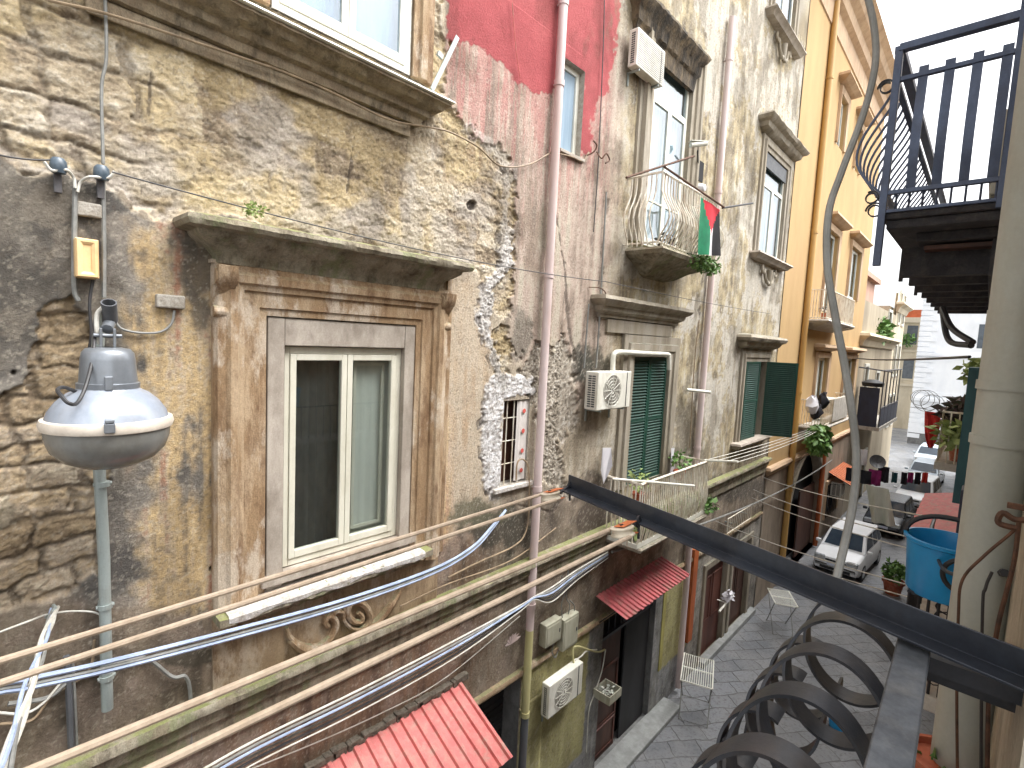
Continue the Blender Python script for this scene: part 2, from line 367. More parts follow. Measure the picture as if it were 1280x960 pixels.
def sd(pts,x,y):
    d=segd(pts,x,y,True); ins=np.zeros(x.shape,bool); n=len(pts)
    for i in range(n):
        (ax,ay),(bx,by)=pts[i],pts[(i+1)%n]
        if ay==by: continue
        ins^=((ay>y)!=(by>y))&(x<(bx-ax)*(y-ay)/(by-ay)+ax)
    return np.where(ins,d,-d)
def project(X,Z,Y=D):
    Zc=Z-H; u=X*ca[0]+Y*cp[0]-Zc*cn[0]; v=X*ca[1]+Y*cp[1]-Zc*cn[1]; w=X*ca[2]+Y*cp[2]-Zc*cn[2]
    w=np.maximum(w,.3); return 640+F*u/w,480+F*v/w
# ------------------------------------------------------------------ openings of the old facade  (x0,x1,z0,z1)
def op(l,r,t,b,Y=D): return [W(*l,Y)[0],W(*r,Y)[0],W(*b,Y)[2],W(*t,Y)[2]]
O={}
O['big']=op((353,570),(500,560),(430,434),(430,690))
O['upper']=op((338,10),(512,50),(512,-150),(512,96)); O['upper'][3]=O['upper'][2]+1.95
O['barred']=op((628,550),(660,550),(645,500),(645,604))
O['niche']=op((702,150),(728,150),(715,78),(712,192))
O['updoor']=op((810,190),(858,190),(850,82),(815,310))
O['middoor']=op((786,520),(830,520),(808,446),(786,606))
O['topright']=op((966,20),(992,20),(980,-60),(988,58))
O['midright']=op((950,270),(978,270),(965,196),(962,325))
O['green']=op((927,500),(952,500),(940,452),(930,549))
ZB=W(560,905)[2]                              # underside of the lower belt: head of the ground floor
O['shop']=[W(395,955)[0]-1.5,W(650,860)[0],0.,ZB-.02]
O['door']=[W(752,820)[0],W(815,820)[0],0.05,W(790,748)[2]]
O['reddoor']=[W(880,740)[0],W(905,740)[0],0.05,W(905,700)[2]+.1]
O['greydoor']=[W(905,740)[0]+.5,W(932,740)[0],0.05,W(905,700)[2]+.1]
XE=W(975,400)[0]                              # where the yellow building begins
print('XE',XE,'ZB',ZB); [print(k,np.round(v,2)) for k,v in O.items()]
def lines(a,b,step,snaps):
    g=[a]
    while g[-1]<b: g.append(g[-1]+step(g[-1]))
    g=np.array(g); g[-1]=b
    for s_ in snaps:
        if a<s_<b:
            i=int(np.abs(g-s_).argmin()); i=min(max(i,1),len(g)-2); g[i]=s_
    return g
def grid(xs,zs):
    X,Z=np.meshgrid(xs,zs); nx,nz=len(xs),len(zs)
    cx=(xs[:-1]+xs[1:])/2; cz=(zs[:-1]+zs[1:])/2; CX,CZ=np.meshgrid(cx,cz); keep=np.ones(CX.shape,bool)
    for a,b_,c,d in O.values(): keep&=~((CX>a)&(CX<b_)&(CZ>c)&(CZ<d))
    i,j=np.nonzero(keep); q=np.stack([i*nx+j,i*nx+j+1,(i+1)*nx+j+1,(i+1)*nx+j],1); return X.ravel(),Z.ravel(),q
snx=[v for o in O.values() for v in o[:2]]; snz=[v for o in O.values() for v in o[2:]]
XS=6.4; parts=[]
parts.append(grid(lines(-.3,XS,lambda x:.0115,snx),lines(2.6,12.6,lambda z:.0125,snz)))
parts.append(grid(lines(XS,XE,lambda x:.0032*(.73*x+3.3),snx),lines(0,17.5,lambda z:.026,snz)))
parts.append(grid(lines(-6,-.3,lambda x:.12,snx),lines(0,17.5,lambda z:.12,snz)))
parts.append(grid(lines(-.3,XS,lambda x:.05,snx),lines(0,2.6,lambda z:.05,snz)))
parts.append(grid(lines(-.3,XS,lambda x:.08,snx),lines(12.6,17.5,lambda z:.08,snz)))
parts.append(grid(lines(-6,XE,lambda x:.5,[]),lines(17.5,24,lambda z:.5,[])))
X=np.concatenate([p_[0] for p_ in parts]); Z=np.concatenate([p_[1] for p_ in parts])
off=0; Q=[]
for p_ in parts: Q.append(p_[2]+off); off+=len(p_[0])
Q=np.concatenate(Q); print('wall verts',len(X),'faces',len(Q))
x,y=project(X,Z)
def C(r,g,b): return np.array(S(r,g,b)[:3])
wob=(fbm(X*5,Z*5,5,11)-.5); wob2=(fbm(X*16,Z*16,4,12)-.5)
streak=fbm(X*9,Z*.7,5,13); streak2=fbm(X*26,Z*1.1,4,14); big=fbm(X*1.1,Z*1.1,5,15); med=fbm(X*4,Z*4,5,16); fine=fbm(X*22,Z*22,4,17)
def blend(col,mk,c): return col*(1-mk[:,None])+(c if c.ndim>1 else c[None,:])*mk[:,None]
def tone(f,*cs):
    """piecewise mix of colours by field f in 0..1"""
    n=len(cs)-1; t=np.clip(f,0,.9999)*n; i=t.astype(int); fr=(t-i)[:,None]; A=np.array(cs); return A[i]*(1-fr)+A[i+1]*fr
nz=lambda f,a,b: np.clip((f-a)/(b-a),0,1)
# --- base plaster, right of the crack
col=tone(nz(streak*.6+big*.4,.3,.7),C(124,110,94),C(160,144,122),C(180,164,138),C(192,180,158))
# yellowed lime and pale peeled patches on the right half
mr=sm(x+wob*90,735,800)
col=blend(col,mr,tone(nz(med*.5+streak*.5,.32,.68),C(112,98,76),C(150,134,98),C(172,154,112),C(184,170,136),C(190,184,168)))
pale=sm(big+wob2*.25+.1*sm(x,880,960),.52,.6)*mr
col=blend(col,pale*.75,C(190,184,172))
col=blend(col,sm(streak2*.6+streak*.4,.56,.68)*mr*.5,C(128,104,74))
hei=np.zeros(len(X))+(med-.5)*.012
hei-=sm(big+wob2*.25,.52,.56)*.006*mr
# --- pink plaster and red streaks under the painted part
pink=[(555,30),(790,40),(770,250),(755,480),(720,520),(690,420),(655,470),(632,430),(640,190),(600,170),(555,120)]
mp_=sm(sd(pink,x,y)+wob*40,-12,12)
col=blend(col,mp_,tone(nz(streak*.7+med*.3,.33,.67),C(138,120,104),C(168,146,128),C(184,162,144),C(184,172,150)))
redpoly=[(556,-400),(790,-400),(776,10),(768,70),(762,118),(748,120),(737,190),(724,196),(727,96),(700,84),(690,118),(668,116),(648,106),(630,84),(598,60),(557,48)]
sdr=sd(redpoly,x,y)
dist_b=sm(y,330,60)
stk=sm(streak2*.65+streak*.35+.22*dist_b,.60,.68)*sm(y,330,200)*sm(x,552,566)*sm(x,772,752)*sm(y,30,60)
stk2=sm(fbm(X*40,Z*1.5,4,31)+.15*dist_b,.55,.66)*sm(y,420,150)*sm(x,552,566)*sm(x,778,752)
col=blend(col,np.clip(stk*.5+stk2*.15,0,1),C(178,102,96)); 
mred=sm(sdr+wob2*14+wob*10,-1.5,1.5); col=blend(col,mred,tone(nz(med*.4+big*.6,.3,.7),C(146,64,66),C(160,74,76),C(166,82,82)))
hei+=mred*.004
# --- ochre wash around the first-floor window and beyond
mo=sm(sd([(170,280),(300,280),(300,780),(190,770),(195,560),(160,480)],x,y)+wob*110,-30,18)
mo2=sm(sd([(535,350),(600,350),(618,470),(600,500),(600,600),(620,640),(540,700)],x,y)+wob*30,-12,12)
# --- grey cement render on the left
grey=[(-900,170),(0,195),(40,222),(75,214),(140,236),(165,262),(205,282),(230,262),(300,270),(300,800),(-900,1200)]
mgr0=sm(fbm(X*2.6+5,Z*1.3,5,47),.54,.64)*mr; col=blend(col,mgr0*.6,C(120,108,88)); mg=sm(sd(grey,x,y)+wob*14,-3,3)
gcol=tone(nz(big*.45+med*.55,.3,.7),C(92,86,78),C(120,112,102),C(136,128,116),C(158,150,136))
gcol=blend(gcol,sm(fbm(X*2.2,Z*2.2,5,41),.5,.66)*.8,C(76,72,68))
gcol=blend(gcol,sm(fbm(X*3.2,Z*3.2,5,45),.58,.66)*.5,C(158,146,130))
col=blend(col,mg,gcol)
oc=tone(nz(streak*.75+fine*.25,.3,.7),C(128,112,88),C(178,150,104),C(198,166,108),C(186,164,130),C(170,120,88))
col=blend(col,mo*sm(streak*.5+med*.5+.12*sm(y,300,500),.40,.56),oc)
col=blend(col,mo2,tone(nz(big*.5+streak*.5,.3,.7),C(150,130,104),C(184,160,128),C(190,172,146),C(176,146,110)))
col=blend(col,mo2*sm(x,572,552)*sm(y+wob*60,470,540)*.9,tone(nz(streak2,.3,.7),C(196,132,104),C(206,170,104),C(200,166,150)))
# --- damp brown wall under the sills
low=[(-900,1400),(-900,900),(0,745),(70,748),(180,760),(270,772),(540,690),(600,640),(640,630),(700,610),(745,600),(770,660),(900,590),(985,540),(985,640),(860,700),(700,960),(700,1400)]
ml=sm(sd(low,x,y)+wob*40,-14,14)
lcol=tone(nz(big*.4+streak*.6,.3,.7),C(86,78,66),C(118,102,84),C(140,122,100),C(154,140,120))
lcol=blend(lcol,sm(x,230,330)*sm(x,640,560)*.55,tone(nz(streak,.3,.7),C(92,60,38),C(138,96,60),C(120,92,66)))
lcol=blend(lcol,sm(fbm(X*2.4,Z*2.4,4,51),.54,.62)*.5,C(156,136,120))
lcol=blend(lcol,sm(x,600,680)*.6,tone(nz(med,.3,.7),C(92,78,64),C(136,120,100),C(158,140,118)))
col=blend(col,ml,lcol)
# moss and black damp
for (cx_,cy_,rx_,ry_,cc_) in ((625,660,48,28,(60,56,44)),(745,462,26,30,(62,60,44)),(722,458,22,22,(58,56,46)),(590,640,40,20,(96,92,66)),(240,820,60,14,(84,76,60)),(650,420,14,40,(120,110,96)),(745,640,30,50,(84,70,58)),(250,350,26,60,(92,84,72)),(860,560,20,80,(120,110,90)),(905,610,90,16,(92,84,74))):
    mm=sm(1-np.hypot((x-cx_)/rx_,(y-cy_)/ry_)+wob*1.6,-.1,.35); col=blend(col,mm*.85,C(*cc_))
# dark run-off below ledges and sills
for (xa,xb,yt,ln) in ((250,565,150,60),(205,300,300,160)):
    pass
# --- exposed tuff masonry
tuff=[(-900,-900),(556,-900),(556,120),(600,175),(640,196),(645,300),(637,420),(634,486),(624,470),(622,400),(606,352),(588,335),(225,262),(205,280),(165,264),(140,236),(75,216),(40,224),(0,196),(-900,40)]
tuff2=[(-900,500),(0,486),(28,474),(40,420),(52,396),(66,376),(92,368),(106,388),(118,410),(124,470),(132,540),(134,610),(122,660),(118,712),(84,738),(40,752),(0,762),(-900,1000)]
tuff3=[(640,486),(652,450),(672,430),(690,440),(704,420),(716,440),(724,520),(700,560),(712,620),(676,600),(668,500),(650,492)]
edge=wob*26+wob2*14
mt=sm(sd(tuff,x,y)+edge,-1.2,1.2); mt2=sm(sd(tuff2,x,y)+edge,-1.2,1.2); mt3=sm(sd(tuff3,x,y)+edge,-1.5,1.5)
def blocks(rw,cw,seed,sharp,wp):
    zz=Z+wp*(fbm(X*2.2,Z*2.2,4,seed)-.5)+.0*X; row=np.floor(zz/rw); fz=zz/rw-row
    xx=X+hsh(row,row*0,seed)*cw*3+wp*(fbm(X*3,Z*3,4,seed+1)-.5); c=np.floor(xx/cw+ .0); fx=xx/cw-c
    jl=hsh(c,row,seed+2)*.3-.15; jr=hsh(c+1,row,seed+2)*.3-.15
    dx=np.minimum(fx-jl,1+jr-fx)*cw; dz=np.minimum(fz,1-fz)*rw; d=np.minimum(dx,dz)
    return sm(d,sharp*.15,sharp),hsh(c,row,seed+5),hsh(c,row,seed+6)
ridge=1-np.abs(fbm(X*7,Z*15,5,61)*2-1); er=fbm(X*7,Z*12,6,62,.78); er2=fbm(X*30,Z*40,4,63,.8)
b1,id1,id1b=blocks(.29,.50,71,.03,.2)
b2,id2,id2b=blocks(.19,.30,81,.032,.30)
left=sm(x,300,60)          # the courses are more eroded at the left end
jd=.35+.65*left
tc1=tone(nz(er*.55+id1*.3+er2*.25,.3,.8),C(104,86,66),C(146,126,98),C(174,154,122),C(188,170,138),C(202,190,168))
tc1=blend(tc1,sm(fbm(X*1.7,Z*1.7,5,64)+id1b*.12,.5,.64)*.55,C(198,172,112)); tc1=blend(tc1,sm(fbm(X*2.1,Z*2.1,5,65),.52,.66)*.6,C(176,166,154))
jl_=sm(fbm(X*3,Z*3,3,66)+left*.42-.16,.42,.62)
tc1=blend(tc1,(1-b1)*jl_*.5,C(92,76,60))
h1=-.035+.05*(er-.45)+.022*(er2-.5)-.024*(1-b1)*jd*(.12+.88*jl_)+(id1-.5)*.010*jd+ .02*left*(ridge-.8)
tc2=tone(nz(er*.45+id2*.4+er2*.25,.3,.8),C(120,98,70),C(160,136,100),C(186,160,118),C(176,156,130),C(196,180,150))
tc2=blend(tc2,(1-b2)*.6*sm(med,.3,.5),C(84,70,56))
h2=-.04+.036*(er-.45)+.022*(er2-.5)+.020*(b2**.6-1)+(id2b-.5)*.018
lip=np.exp(-(sd(tuff,x,y)/7.)**2)*(1-mt)
col=blend(col,mt,tc1); hei=hei*(1-mt)+h1*mt
col=blend(col,mt2,tc2); hei=hei*(1-mt2)+h2*mt2
col=blend(col,mt3,tone(nz(er2*.5+fine*.5,.3,.7),C(98,86,72),C(150,138,120),C(178,166,148),C(196,188,176))); hei=hei*(1-mt3)+mt3*(-.035+.045*(er2-.5)+.018*(fine-.5)+.03*(med-.5))
# pinkish lime rim and pale mortar beside the render edge
rim=np.exp(-((sd(tuff,x,y)+edge-6)/6.)**2)*mt*sm(y,150,200)*sm(x,330,150); col=blend(col,rim*.8,C(196,184,170))
# stained course under the upper ledge
us=sm(sd([(150,0),(250,20),(565,160),(640,200),(600,215),(440,150),(300,110)],x,y)+wob*30,-10,20)*mt
col=blend(col,us*sm(streak2,.4,.65)*.6,C(134,104,74))
# crack and its white mortar
crk=[(588,160),(628,196),(640,215),(632,262),(634,330),(610,360),(604,400),(616,440),(628,482),(612,505),(606,560),(618,618)]
dc=segd(crk,x,y,False)+wob*16+wob2*10
mc=sm(-dc,-9,-5)*(.35+.65*sm(y,250,330)); col=blend(col,mc*.95,tone(nz(fine*.5+er2*.5,.3,.7),C(150,142,132),C(196,190,184),C(214,212,210)))
hei=hei*(1-mc)+mc*(.0+.045*(er2-.45)+.022*(fine-.5))
crk2=[(x_-9,y_) for x_,y_ in crk]; fiss=sm(-(segd(crk2,x,y,False)+wob*18),-2.6,-1.0)*sm(fbm(X*9,Z*9,3,91),.4,.5); col=blend(col,fiss*.6,C(80,68,58)); hei-=fiss*.012
# white lumpy render round the barred window
wp_=sm(sd([(604,486),(622,470),(668,470),(664,492),(630,500),(628,606),(606,618),(604,560)],x,y)+wob*16+wob2*8,-1.5,1.5)
col=blend(col,wp_,tone(nz(fine,.3,.7),C(156,148,140),C(204,200,198),C(216,214,214))); hei=hei*(1-wp_)+wp_*(.015+.03*(er2-.5)+.03*(med-.5))
# hairline cracks, holes
for pl in ([(500,20),(520,130),(530,150)],[(436,240),(440,210),(445,170)],[(690,240),(705,330),(712,420),(725,455)],[(190,90),(185,180),(178,240)],[(760,250),(752,330),(748,450)],[(880,330),(872,420)],[(640,630),(690,640),(735,585)]):
    f_=sm(-(segd(pl,x,y,False)+wob*10),-1.4,-.4); col=blend(col,f_*.7,C(74,60,50)); hei-=f_*.008
for hx,hy,hr in ((592,256,7),(430,105,4),(265,711,4),(17,466,5),(300,656,3),(300,676,3),(523,612,3),(540,625,4)):
    f_=sm(-np.hypot(x-hx,y-hy)+wob*4,-hr,-hr+2); col=blend(col,f_*.9,C(52,44,38)); hei-=f_*.05
# --- ground floor shop fronts
gf=Z<ZB
xo0,xo1=W(652,850)[0],W(864,720)[0]; zd=W(835,828)[2]
mol=((X>xo0)&(X<xo1)&gf).astype(float); oc=tone(nz(streak*.4+big*.6,.3,.7),C(156,148,90),C(178,170,104),C(188,180,118))
oc=blend(oc,sm(Z+wob*.5,1.0,.5)*.5,C(110,104,72)); col=blend(col,mol,oc)
ddx=np.maximum(O['door'][0]-X,X-O['door'][1]); ddo=np.where(Z<O['door'][3],ddx,np.hypot(np.maximum(ddx,0),Z-O['door'][3]))
md=mol*np.maximum(sm(Z+wob*.12,zd+.03,zd-.03)*sm(X,O['door'][0]-.2,O['door'][1]),sm(-ddo+wob*.15,-.5,-.44)); md=np.maximum(md,mol*sm(Z,.75+wob*.1,.7+wob*.1))
col=blend(col,md,tone(nz(med*.5+streak*.5,.3,.7),C(100,100,100),C(138,138,138),C(160,160,158)))
mgr=((X>=xo1)&gf).astype(float); col=blend(col,mgr,tone(nz(med*.5+streak*.5,.3,.7),C(104,98,90),C(146,140,130),C(166,158,146),C(178,170,156)))
col=blend(col,mgr*sm(Z+wob,1.3,.6)*.5,C(96,90,84))
hei=np.where(gf,(med-.5)*.01,hei)
# --- shape: nothing may push out past the frames at the openings
for a,b_,c,d in O.values():
    dd=np.maximum(np.maximum(a-X,X-b_),np.maximum(c-Z,Z-d)); k=sm(dd,.0,.05); hei=hei*k+np.minimum(hei,0)*.2*(1-k)
lum=col@np.array((.3,.6,.1)); keepr=.2*mred+.8; col=lum[:,None]*(1-keepr[:,None])+col*keepr[:,None]; spk=sm(fbm(X*45,Z*45,3,95),.64,.72)*.35; col=blend(col,spk*(1-mred),C(196,188,172)); spk2=sm(fbm(X*38,Z*38,3,96),.66,.74)*.4; col=blend(col,spk2*(1-mred),C(84,72,60)); grime=sm(fbm(X*1.6,Z*.9,6,97,.65),.50,.66)*.34; col=col*(1-grime[:,None]*np.array((.9,.95,1.05))[None,:]); col=col*(.90+.20*fine[:,None])
YY=D-hei
me=bpy.data.meshes.new('wall'); n=len(X); me.vertices.add(n); me.vertices.foreach_set('co',np.stack([X,YY,Z],1).ravel().astype('f'))
nq=len(Q); me.loops.add(nq*4); me.loops.foreach_set('vertex_index',Q.ravel().astype('i')); me.polygons.add(nq)
me.polygons.foreach_set('loop_start',np.arange(0,nq*4,4,dtype='i')); me.polygons.foreach_set('use_smooth',np.ones(nq,bool))
me.update(); me.materials.append(MATS['oldwall'])
ca_=me.color_attributes.new('Col','FLOAT_COLOR','POINT'); ca_.data.foreach_set('color',np.concatenate([np.clip(col,0,1),np.ones((n,1))],1).ravel().astype('f'))
palazzo=thing('old_palazzo',(0,0,0),'weathered palazzo of tuff stone and peeling pink and ochre plaster across the alley','building')
wo=bpy.data.objects.new('wall',me); COL.objects.link(wo); wo.parent=palazzo
# ------------------------------------------------------------------ windows, frames and mouldings of the old palazzo
B=palazzo
def reveal(o,depth,mat,parent,name='reveal',proud=.0,Y=D):
    a,b_,c,d=o; m=MB(); y0=Y-proud; y1=Y+depth
    m.add([(a,y0,c),(a,y1,c),(a,y1,d),(a,y0,d)],[(0,1,2,3)]); m.add([(b_,y0,c),(b_,y0,d),(b_,y1,d),(b_,y1,c)],[(0,1,2,3)])
    m.add([(a,y0,d),(a,y1,d),(b_,y1,d),(b_,y0,d)],[(0,1,2,3)]); m.add([(a,y0,c),(b_,y0,c),(b_,y1,c),(a,y1,c)],[(0,1,2,3)])
    return m.build(name,mat,parent,fixn=False)
def casement(o,y,mat,parent,leaves=2,fw=.06,bars=(),transom=None,pane='glass',back=None,name='window',lw=.055,backs=None):
    """frame box o at depth y; leaves side by side; returns the frame, with sash and pane children"""
    a,b_,c,d=o; m=MB(); g=.0
    m.box(a,a+fw,y,y+.07,c,d); m.box(b_-fw,b_,y,y+.07,c,d); m.box(a+fw,b_-fw,y,y+.07,d-fw,d); m.box(a+fw,b_-fw,y,y+.07,c,c+fw)
    top=d-fw
    if transom: m.box(a+fw,b_-fw,y+.002,y+.068,transom-.03,transom+.03); top=transom-.03
    fr=m.build(name,mat,parent,bevel=.006)
    w=(b_-a-2*fw)/leaves
    for i in range(leaves):
        x0=a+fw+w*i+.003; x1=a+fw+w*(i+1)-.003; z0=c+fw+.003; z1=top-.003
        s=MB(); ys=y-.014
        s.box(x0,x0+lw,ys,ys+.06,z0,z1); s.box(x1-lw,x1,ys,ys+.06,z0,z1); s.box(x0+lw,x1-lw,ys,ys+.06,z1-lw,z1); s.box(x0+lw,x1-lw,ys,ys+.06,z0,z0+lw*1.25)
        for t in bars: zz=z0+(z1-z0)*t; s.box(x0+lw,x1-lw,ys+.005,ys+.05,zz-.014,zz+.014)
        sa=s.build('sash',mat,fr,bevel=.005)
        p_=MB(); p_.box(x0+lw-.004,x1-lw+.004,ys+.024,ys+.03,z0+lw*1.25-.004,z1-lw+.004); p_.build('pane',pane,fr)
    if transom:
        p_=MB(); p_.box(a+fw-.004,b_-fw+.004,y+.03,y+.036,transom+.026,d-fw+.004); p_.build('pane',pane,fr)
    bk=backs or [back]*leaves
    for i,bm_ in enumerate(bk):
        if not bm_: continue
        w2=(b_-a)/len(bk); p_=MB(); N=22; vs=[];fs=[]
        x0=a+w2*i; x1=x0+w2
        for k in range(N+1):
            xx=x0+(x1-x0)*k/N; yy=y+.12+.014*math.sin(k*1.9)+.008*math.sin(k*4.3+i)
            vs+=[(xx,yy,c),(xx,yy+.004,d)]
        for k in range(N): fs.append((2*k,2*k+2,2*k+3,2*k+1))
        p_.add(vs,fs).build('curtain' if 'curtain' in bm_ else 'backing',bm_,fr,smooth=True,fixn=False)
    rb=MB(); rb.box(a-.1,b_+.1,y+.5,y+.52,c-.1,d+.1); rb.build('room_back','roomdark',fr)
    return fr
# --- first-floor window (the large one)
o=O['big']; a,b_,c,d=o
reveal([a-.001,b_+.001,c,d],.12,'marble',B,proud=.03)
fr=casement([a+.002,b_-.002,c+.01,d-.005],D+.03,'creampvc',B,2,.07,lw=.06,backs=['curtaindark','curtaingrey'])
# a half-open inner blind behind the right-hand leaf
m=MB(); xm=(a+b_)/2; m.surround(xm+.16,b_-.2,c+.22,d-.2,[(0,0),(0,.02),(.035,.02),(.035,0)],D+.13,True); m.build('inner_frame','creampvc',fr)
ms=W(333,405)[0]; x1s=W(517,418)[0]
gl=(a-ms); gr=(x1s-b_)
m=MB()      # flat marble slabs round the opening: two jambs, lintel
m.box(a-gl,a-.002,D-.035,D+.03,c-.32,d+.26); m.box(b_+.002,b_+gr,D-.035,D+.03,c-.28,d+.26)
m.build('marble_jamb','marble',B,bevel=.008)
m=MB(); m.box(a-.0,b_,D-.032,D+.03,d+.003,d+.256); m.build('marble_lintel','marble',B,bevel=.008)
m=MB(); m.box(a-gl-.06,b_+gr+.06,D-.10,D+.10,c-.09,c-.002); m.build('marble_sill','marble',B,bevel=.012)
xa=W(264,500)[0]; xb=W(552,500)[0]; zt=W(300,362)[2]; oo=a-gl-xa
m=MB(); A0,A1,C0,D1=a-gl-.02,b_+gr+.0,c-.36,d+.27
w_l=A0-xa
prof=[(0,.02),(0,.05),(.06,.055),(.07,.075),(.2,.08),(.21,.105),(.25,.115),(.27,.14),(.33,.145),(.36,.12),(.42,.10),(.44,.06),(.44,-.02)]
prof=[(p_*(w_l/.44),h_) for p_,h_ in prof]; m.surround(A0,A1,C0,D1,prof); m.build('window_architrave','brownstone2',B)
zc0=zt+.03; ztop=W(400,300,D-.36)[2]
xL=W(240,264,D-.36)[0]+.36; xR=W(588,333,D-.36)[0]-.36; zT=W(400,298,D-.38)[2]
m=MB(); m.box(xa-.02,A1+w_l+.02,D-.085,D+.02,D1+w_l+.002,zT-.30); m.build('frieze','brownstone2',B)
m=MB(); m.cornice(xL,xR,[(.0,zT+.09),(.30,zT+.045),(.39,zT+.02),(.40,zT-.02),(.38,zT-.055),(.30,zT-.07),(.29,zT-.10),(.24,zT-.14),(.17,zT-.18),(.12,zT-.24),(.11,zT-.30),(0,zT-.32)],jit=.006,seg=70); m.build('window_cornice','mossstone',B,smooth=True)
def console(x,zt_,hh,w,dep,mat,parent,Y=D):
    m=MB(); pts=[]
    for i in range(25):
        t=i/24; z=zt_-hh*t; y=Y-dep*(1-t)**1.3-.06-.03*math.sin(t*math.pi*2); pts.append((y,z))
    L=[(x-w/2,y_,z_) for y_,z_ in pts]+[(x-w/2,Y+.01,pts[-1][1]),(x-w/2,Y+.01,pts[0][1])]
    m.prism(L,(0,0,0),(w,0,0)); 
    m.tube([(x-w/2-.012,Y-dep*.75,zt_-.09),(x+w/2+.012,Y-dep*.75,zt_-.09)],.075,14); m.tube([(x-w/2-.01,Y-.085,zt_-hh+.04),(x+w/2+.01,Y-.085,zt_-hh+.04)],.05,12)
    return m.build('console',mat,parent,bevel=.006)
for xx in (xa+.07,A1+w_l-.07): console(xx,zT-.32,.42,.15,.16,'brownstone2',B)
# flaking side panels
m=MB(); m.box(A1+w_l+.02,A1+w_l+.1,D-.03,D+.02,C0,D1+w_l+.2); m.build('pilaster_strip','brownstone2',B,bevel=.006)
# sill shelf and the scrolled panel below it
zs=W(400,735,D-.25)[2]; xs0=W(283,765,D-.25)[0]; xs1=W(538,688,D-.25)[0]
m=MB(); m.cornice(xs0+.2,xs1-.2,[(.0,zs+.03),(.2,zs+.015),(.25,zs),(.25,zs-.07),(.17,zs-.10),(.12,zs-.17),(0,zs-.18)],jit=.012,seg=40); m.build('window_sill','mossstone',B,smooth=True)
m=MB(); random.seed(3)
N=60; vs=[];fs=[]
for i in range(N+1):
    xx=xs0+.02+(xs1-xs0-.1)*i/N; wv=.10+.09*math.sin(i*.37)*math.sin(i*.11+1)+random.uniform(-.012,.012); wv=max(.03,wv)
    vs+=[(xx,D-.01,zs+.034),(xx,D-.24+ .0,zs+.018),(xx,D-.262,zs-.004),(xx,D-.258,zs-.02-wv*.25)]
for i in range(N):
    for k in range(3): fs.append((i*4+k,i*4+k+1,(i+1)*4+k+1,(i+1)*4+k))
m.add(vs,fs).build('sill_mortar','whiteplaster',B,smooth=True)
def spiral(cx,cz,r0,turns,sgn,tail,Y,t0=0):
    pts=[]; n=46
    for i in range(n):
        t=i/(n-1); a_=t0+sgn*turns*2*math.pi*t; r=.02+(r0-.02)*t; pts.append((cx+r*math.cos(a_),Y-.045-.03*(1-t),cz+r*math.sin(a_)))
    return pts
m=MB(); q1=W(392,770,D-.05); q2=W(440,752,D-.05)
for q,sg,t0,ex in ((q1,1,0,(-.30,.10)),(q2,1,math.pi*.1,(.62,.20))):
    p_=spiral(q[0],q[2],.15,1.25,sg,0,D,t0)
    e=p_[-1]; d_=np.array(p_[-1])-np.array(p_[-2])
m=MB()
def relief(pts,r): m.tube(bez(pts,6),r,8)
def rp(px_,py_,k=.05): return W(px_,py_,D-k)
r_=[.012,.02,.028,.034,.036,.036,.034,.03,.028,.024,.02,.014,.01]
def rel(pp,rr): 
    P_=bez([rp(*q) for q in pp],5); n_=len(P_); m.tube(P_,[rr*(.35+.65*math.sin(math.pi*min(1,.12+.85*i/n_))) for i in range(n_)],8)
rel([(447,765),(452,770),(450,777),(440,776),(434,766),(437,755),(448,752),(458,760),(462,772),(456,783),(442,786),(430,776),(430,760)],.04)
rel([(456,783),(470,777),(482,764),(492,750),(500,738)],.05)
rel([(410,783),(406,778),(410,770),(418,775),(418,786),(410,800),(394,808),(376,806),(362,796),(358,784)],.04)
rel([(362,800),(378,811),(396,810),(412,796)],.05)
rel([(414,772),(420,764),(430,766)],.03)
m.v=[(v_[0],D-.03-(D-.03-v_[1])*1.25,v_[2]) for v_ in m.v]; m.build('scroll_relief','brownstone2',B,smooth=True)
m=MB(); zq=W(400,812,D-.05)[2]
m.box(xa,W(545,720)[0],D-.03,D+.02,zs-1.02,zs-.19) 
m.build('apron_panel','brownstone',B)
# --- lower belt (string course) running along the whole front
zb1=W(460,798,D-.16)[2]
m=MB(); m.cornice(-5.8,XE-.2,[(.0,zb1+.05),(.14,zb1+.03),(.16,zb1),(.16,zb1-.05),(.10,zb1-.09),(.09,zb1-.2),(.05,zb1-.22),(.045,zb1-.42),(0,zb1-.43)],jit=.006,seg=240); m.build('belt_course','mossstone',B,smooth=True)
zb2=ZB+.03
m=MB(); m.cornice(-5.8,XE-.2,[(.0,zb2+.10),(.06,zb2+.09),(.075,zb2+.04),(.06,zb2),(0,zb2-.02)],jit=.004,seg=200); m.build('lower_moulding','brownstone',B,smooth=True)
# --- upper floor window and its ledge
o=O['upper']; a,b_,c,d=o
reveal(o,.12,'whiteplaster',B,proud=.03)
casement([a,b_,c,d],D-.02,'pvc',B,2,.07,lw=.07,pane='glassblue',back='curtainblue')
m=MB(); m.surround(a-.02,b_+.02,c,d,[(0,.0),(0,.05),(.07,.055),(.08,.09),(.16,.095),(.18,.06),(.26,.055),(.27,-.02)]); m.build('window_architrave','brownstone2',B)
zl=W(450,73,D-.30)[2]; xl0=W(245,-20,D-.3)[0]; xl1=W(567,131,D-.3)[0]
print('ledge',zl,xl0,xl1)
m=MB(); m.cornice(xl0-.6,xl1-.30,[(.0,zl+.02),(.28,zl),(.29,zl-.03),(.25,zl-.045),(.22,zl-.09),(.14,zl-.115),(.12,zl-.17),(.07,zl-.19),(.05,zl-.26),(0,zl-.27)],jit=.006,seg=60); m.build('window_ledge','ledgestone',B,smooth=True)
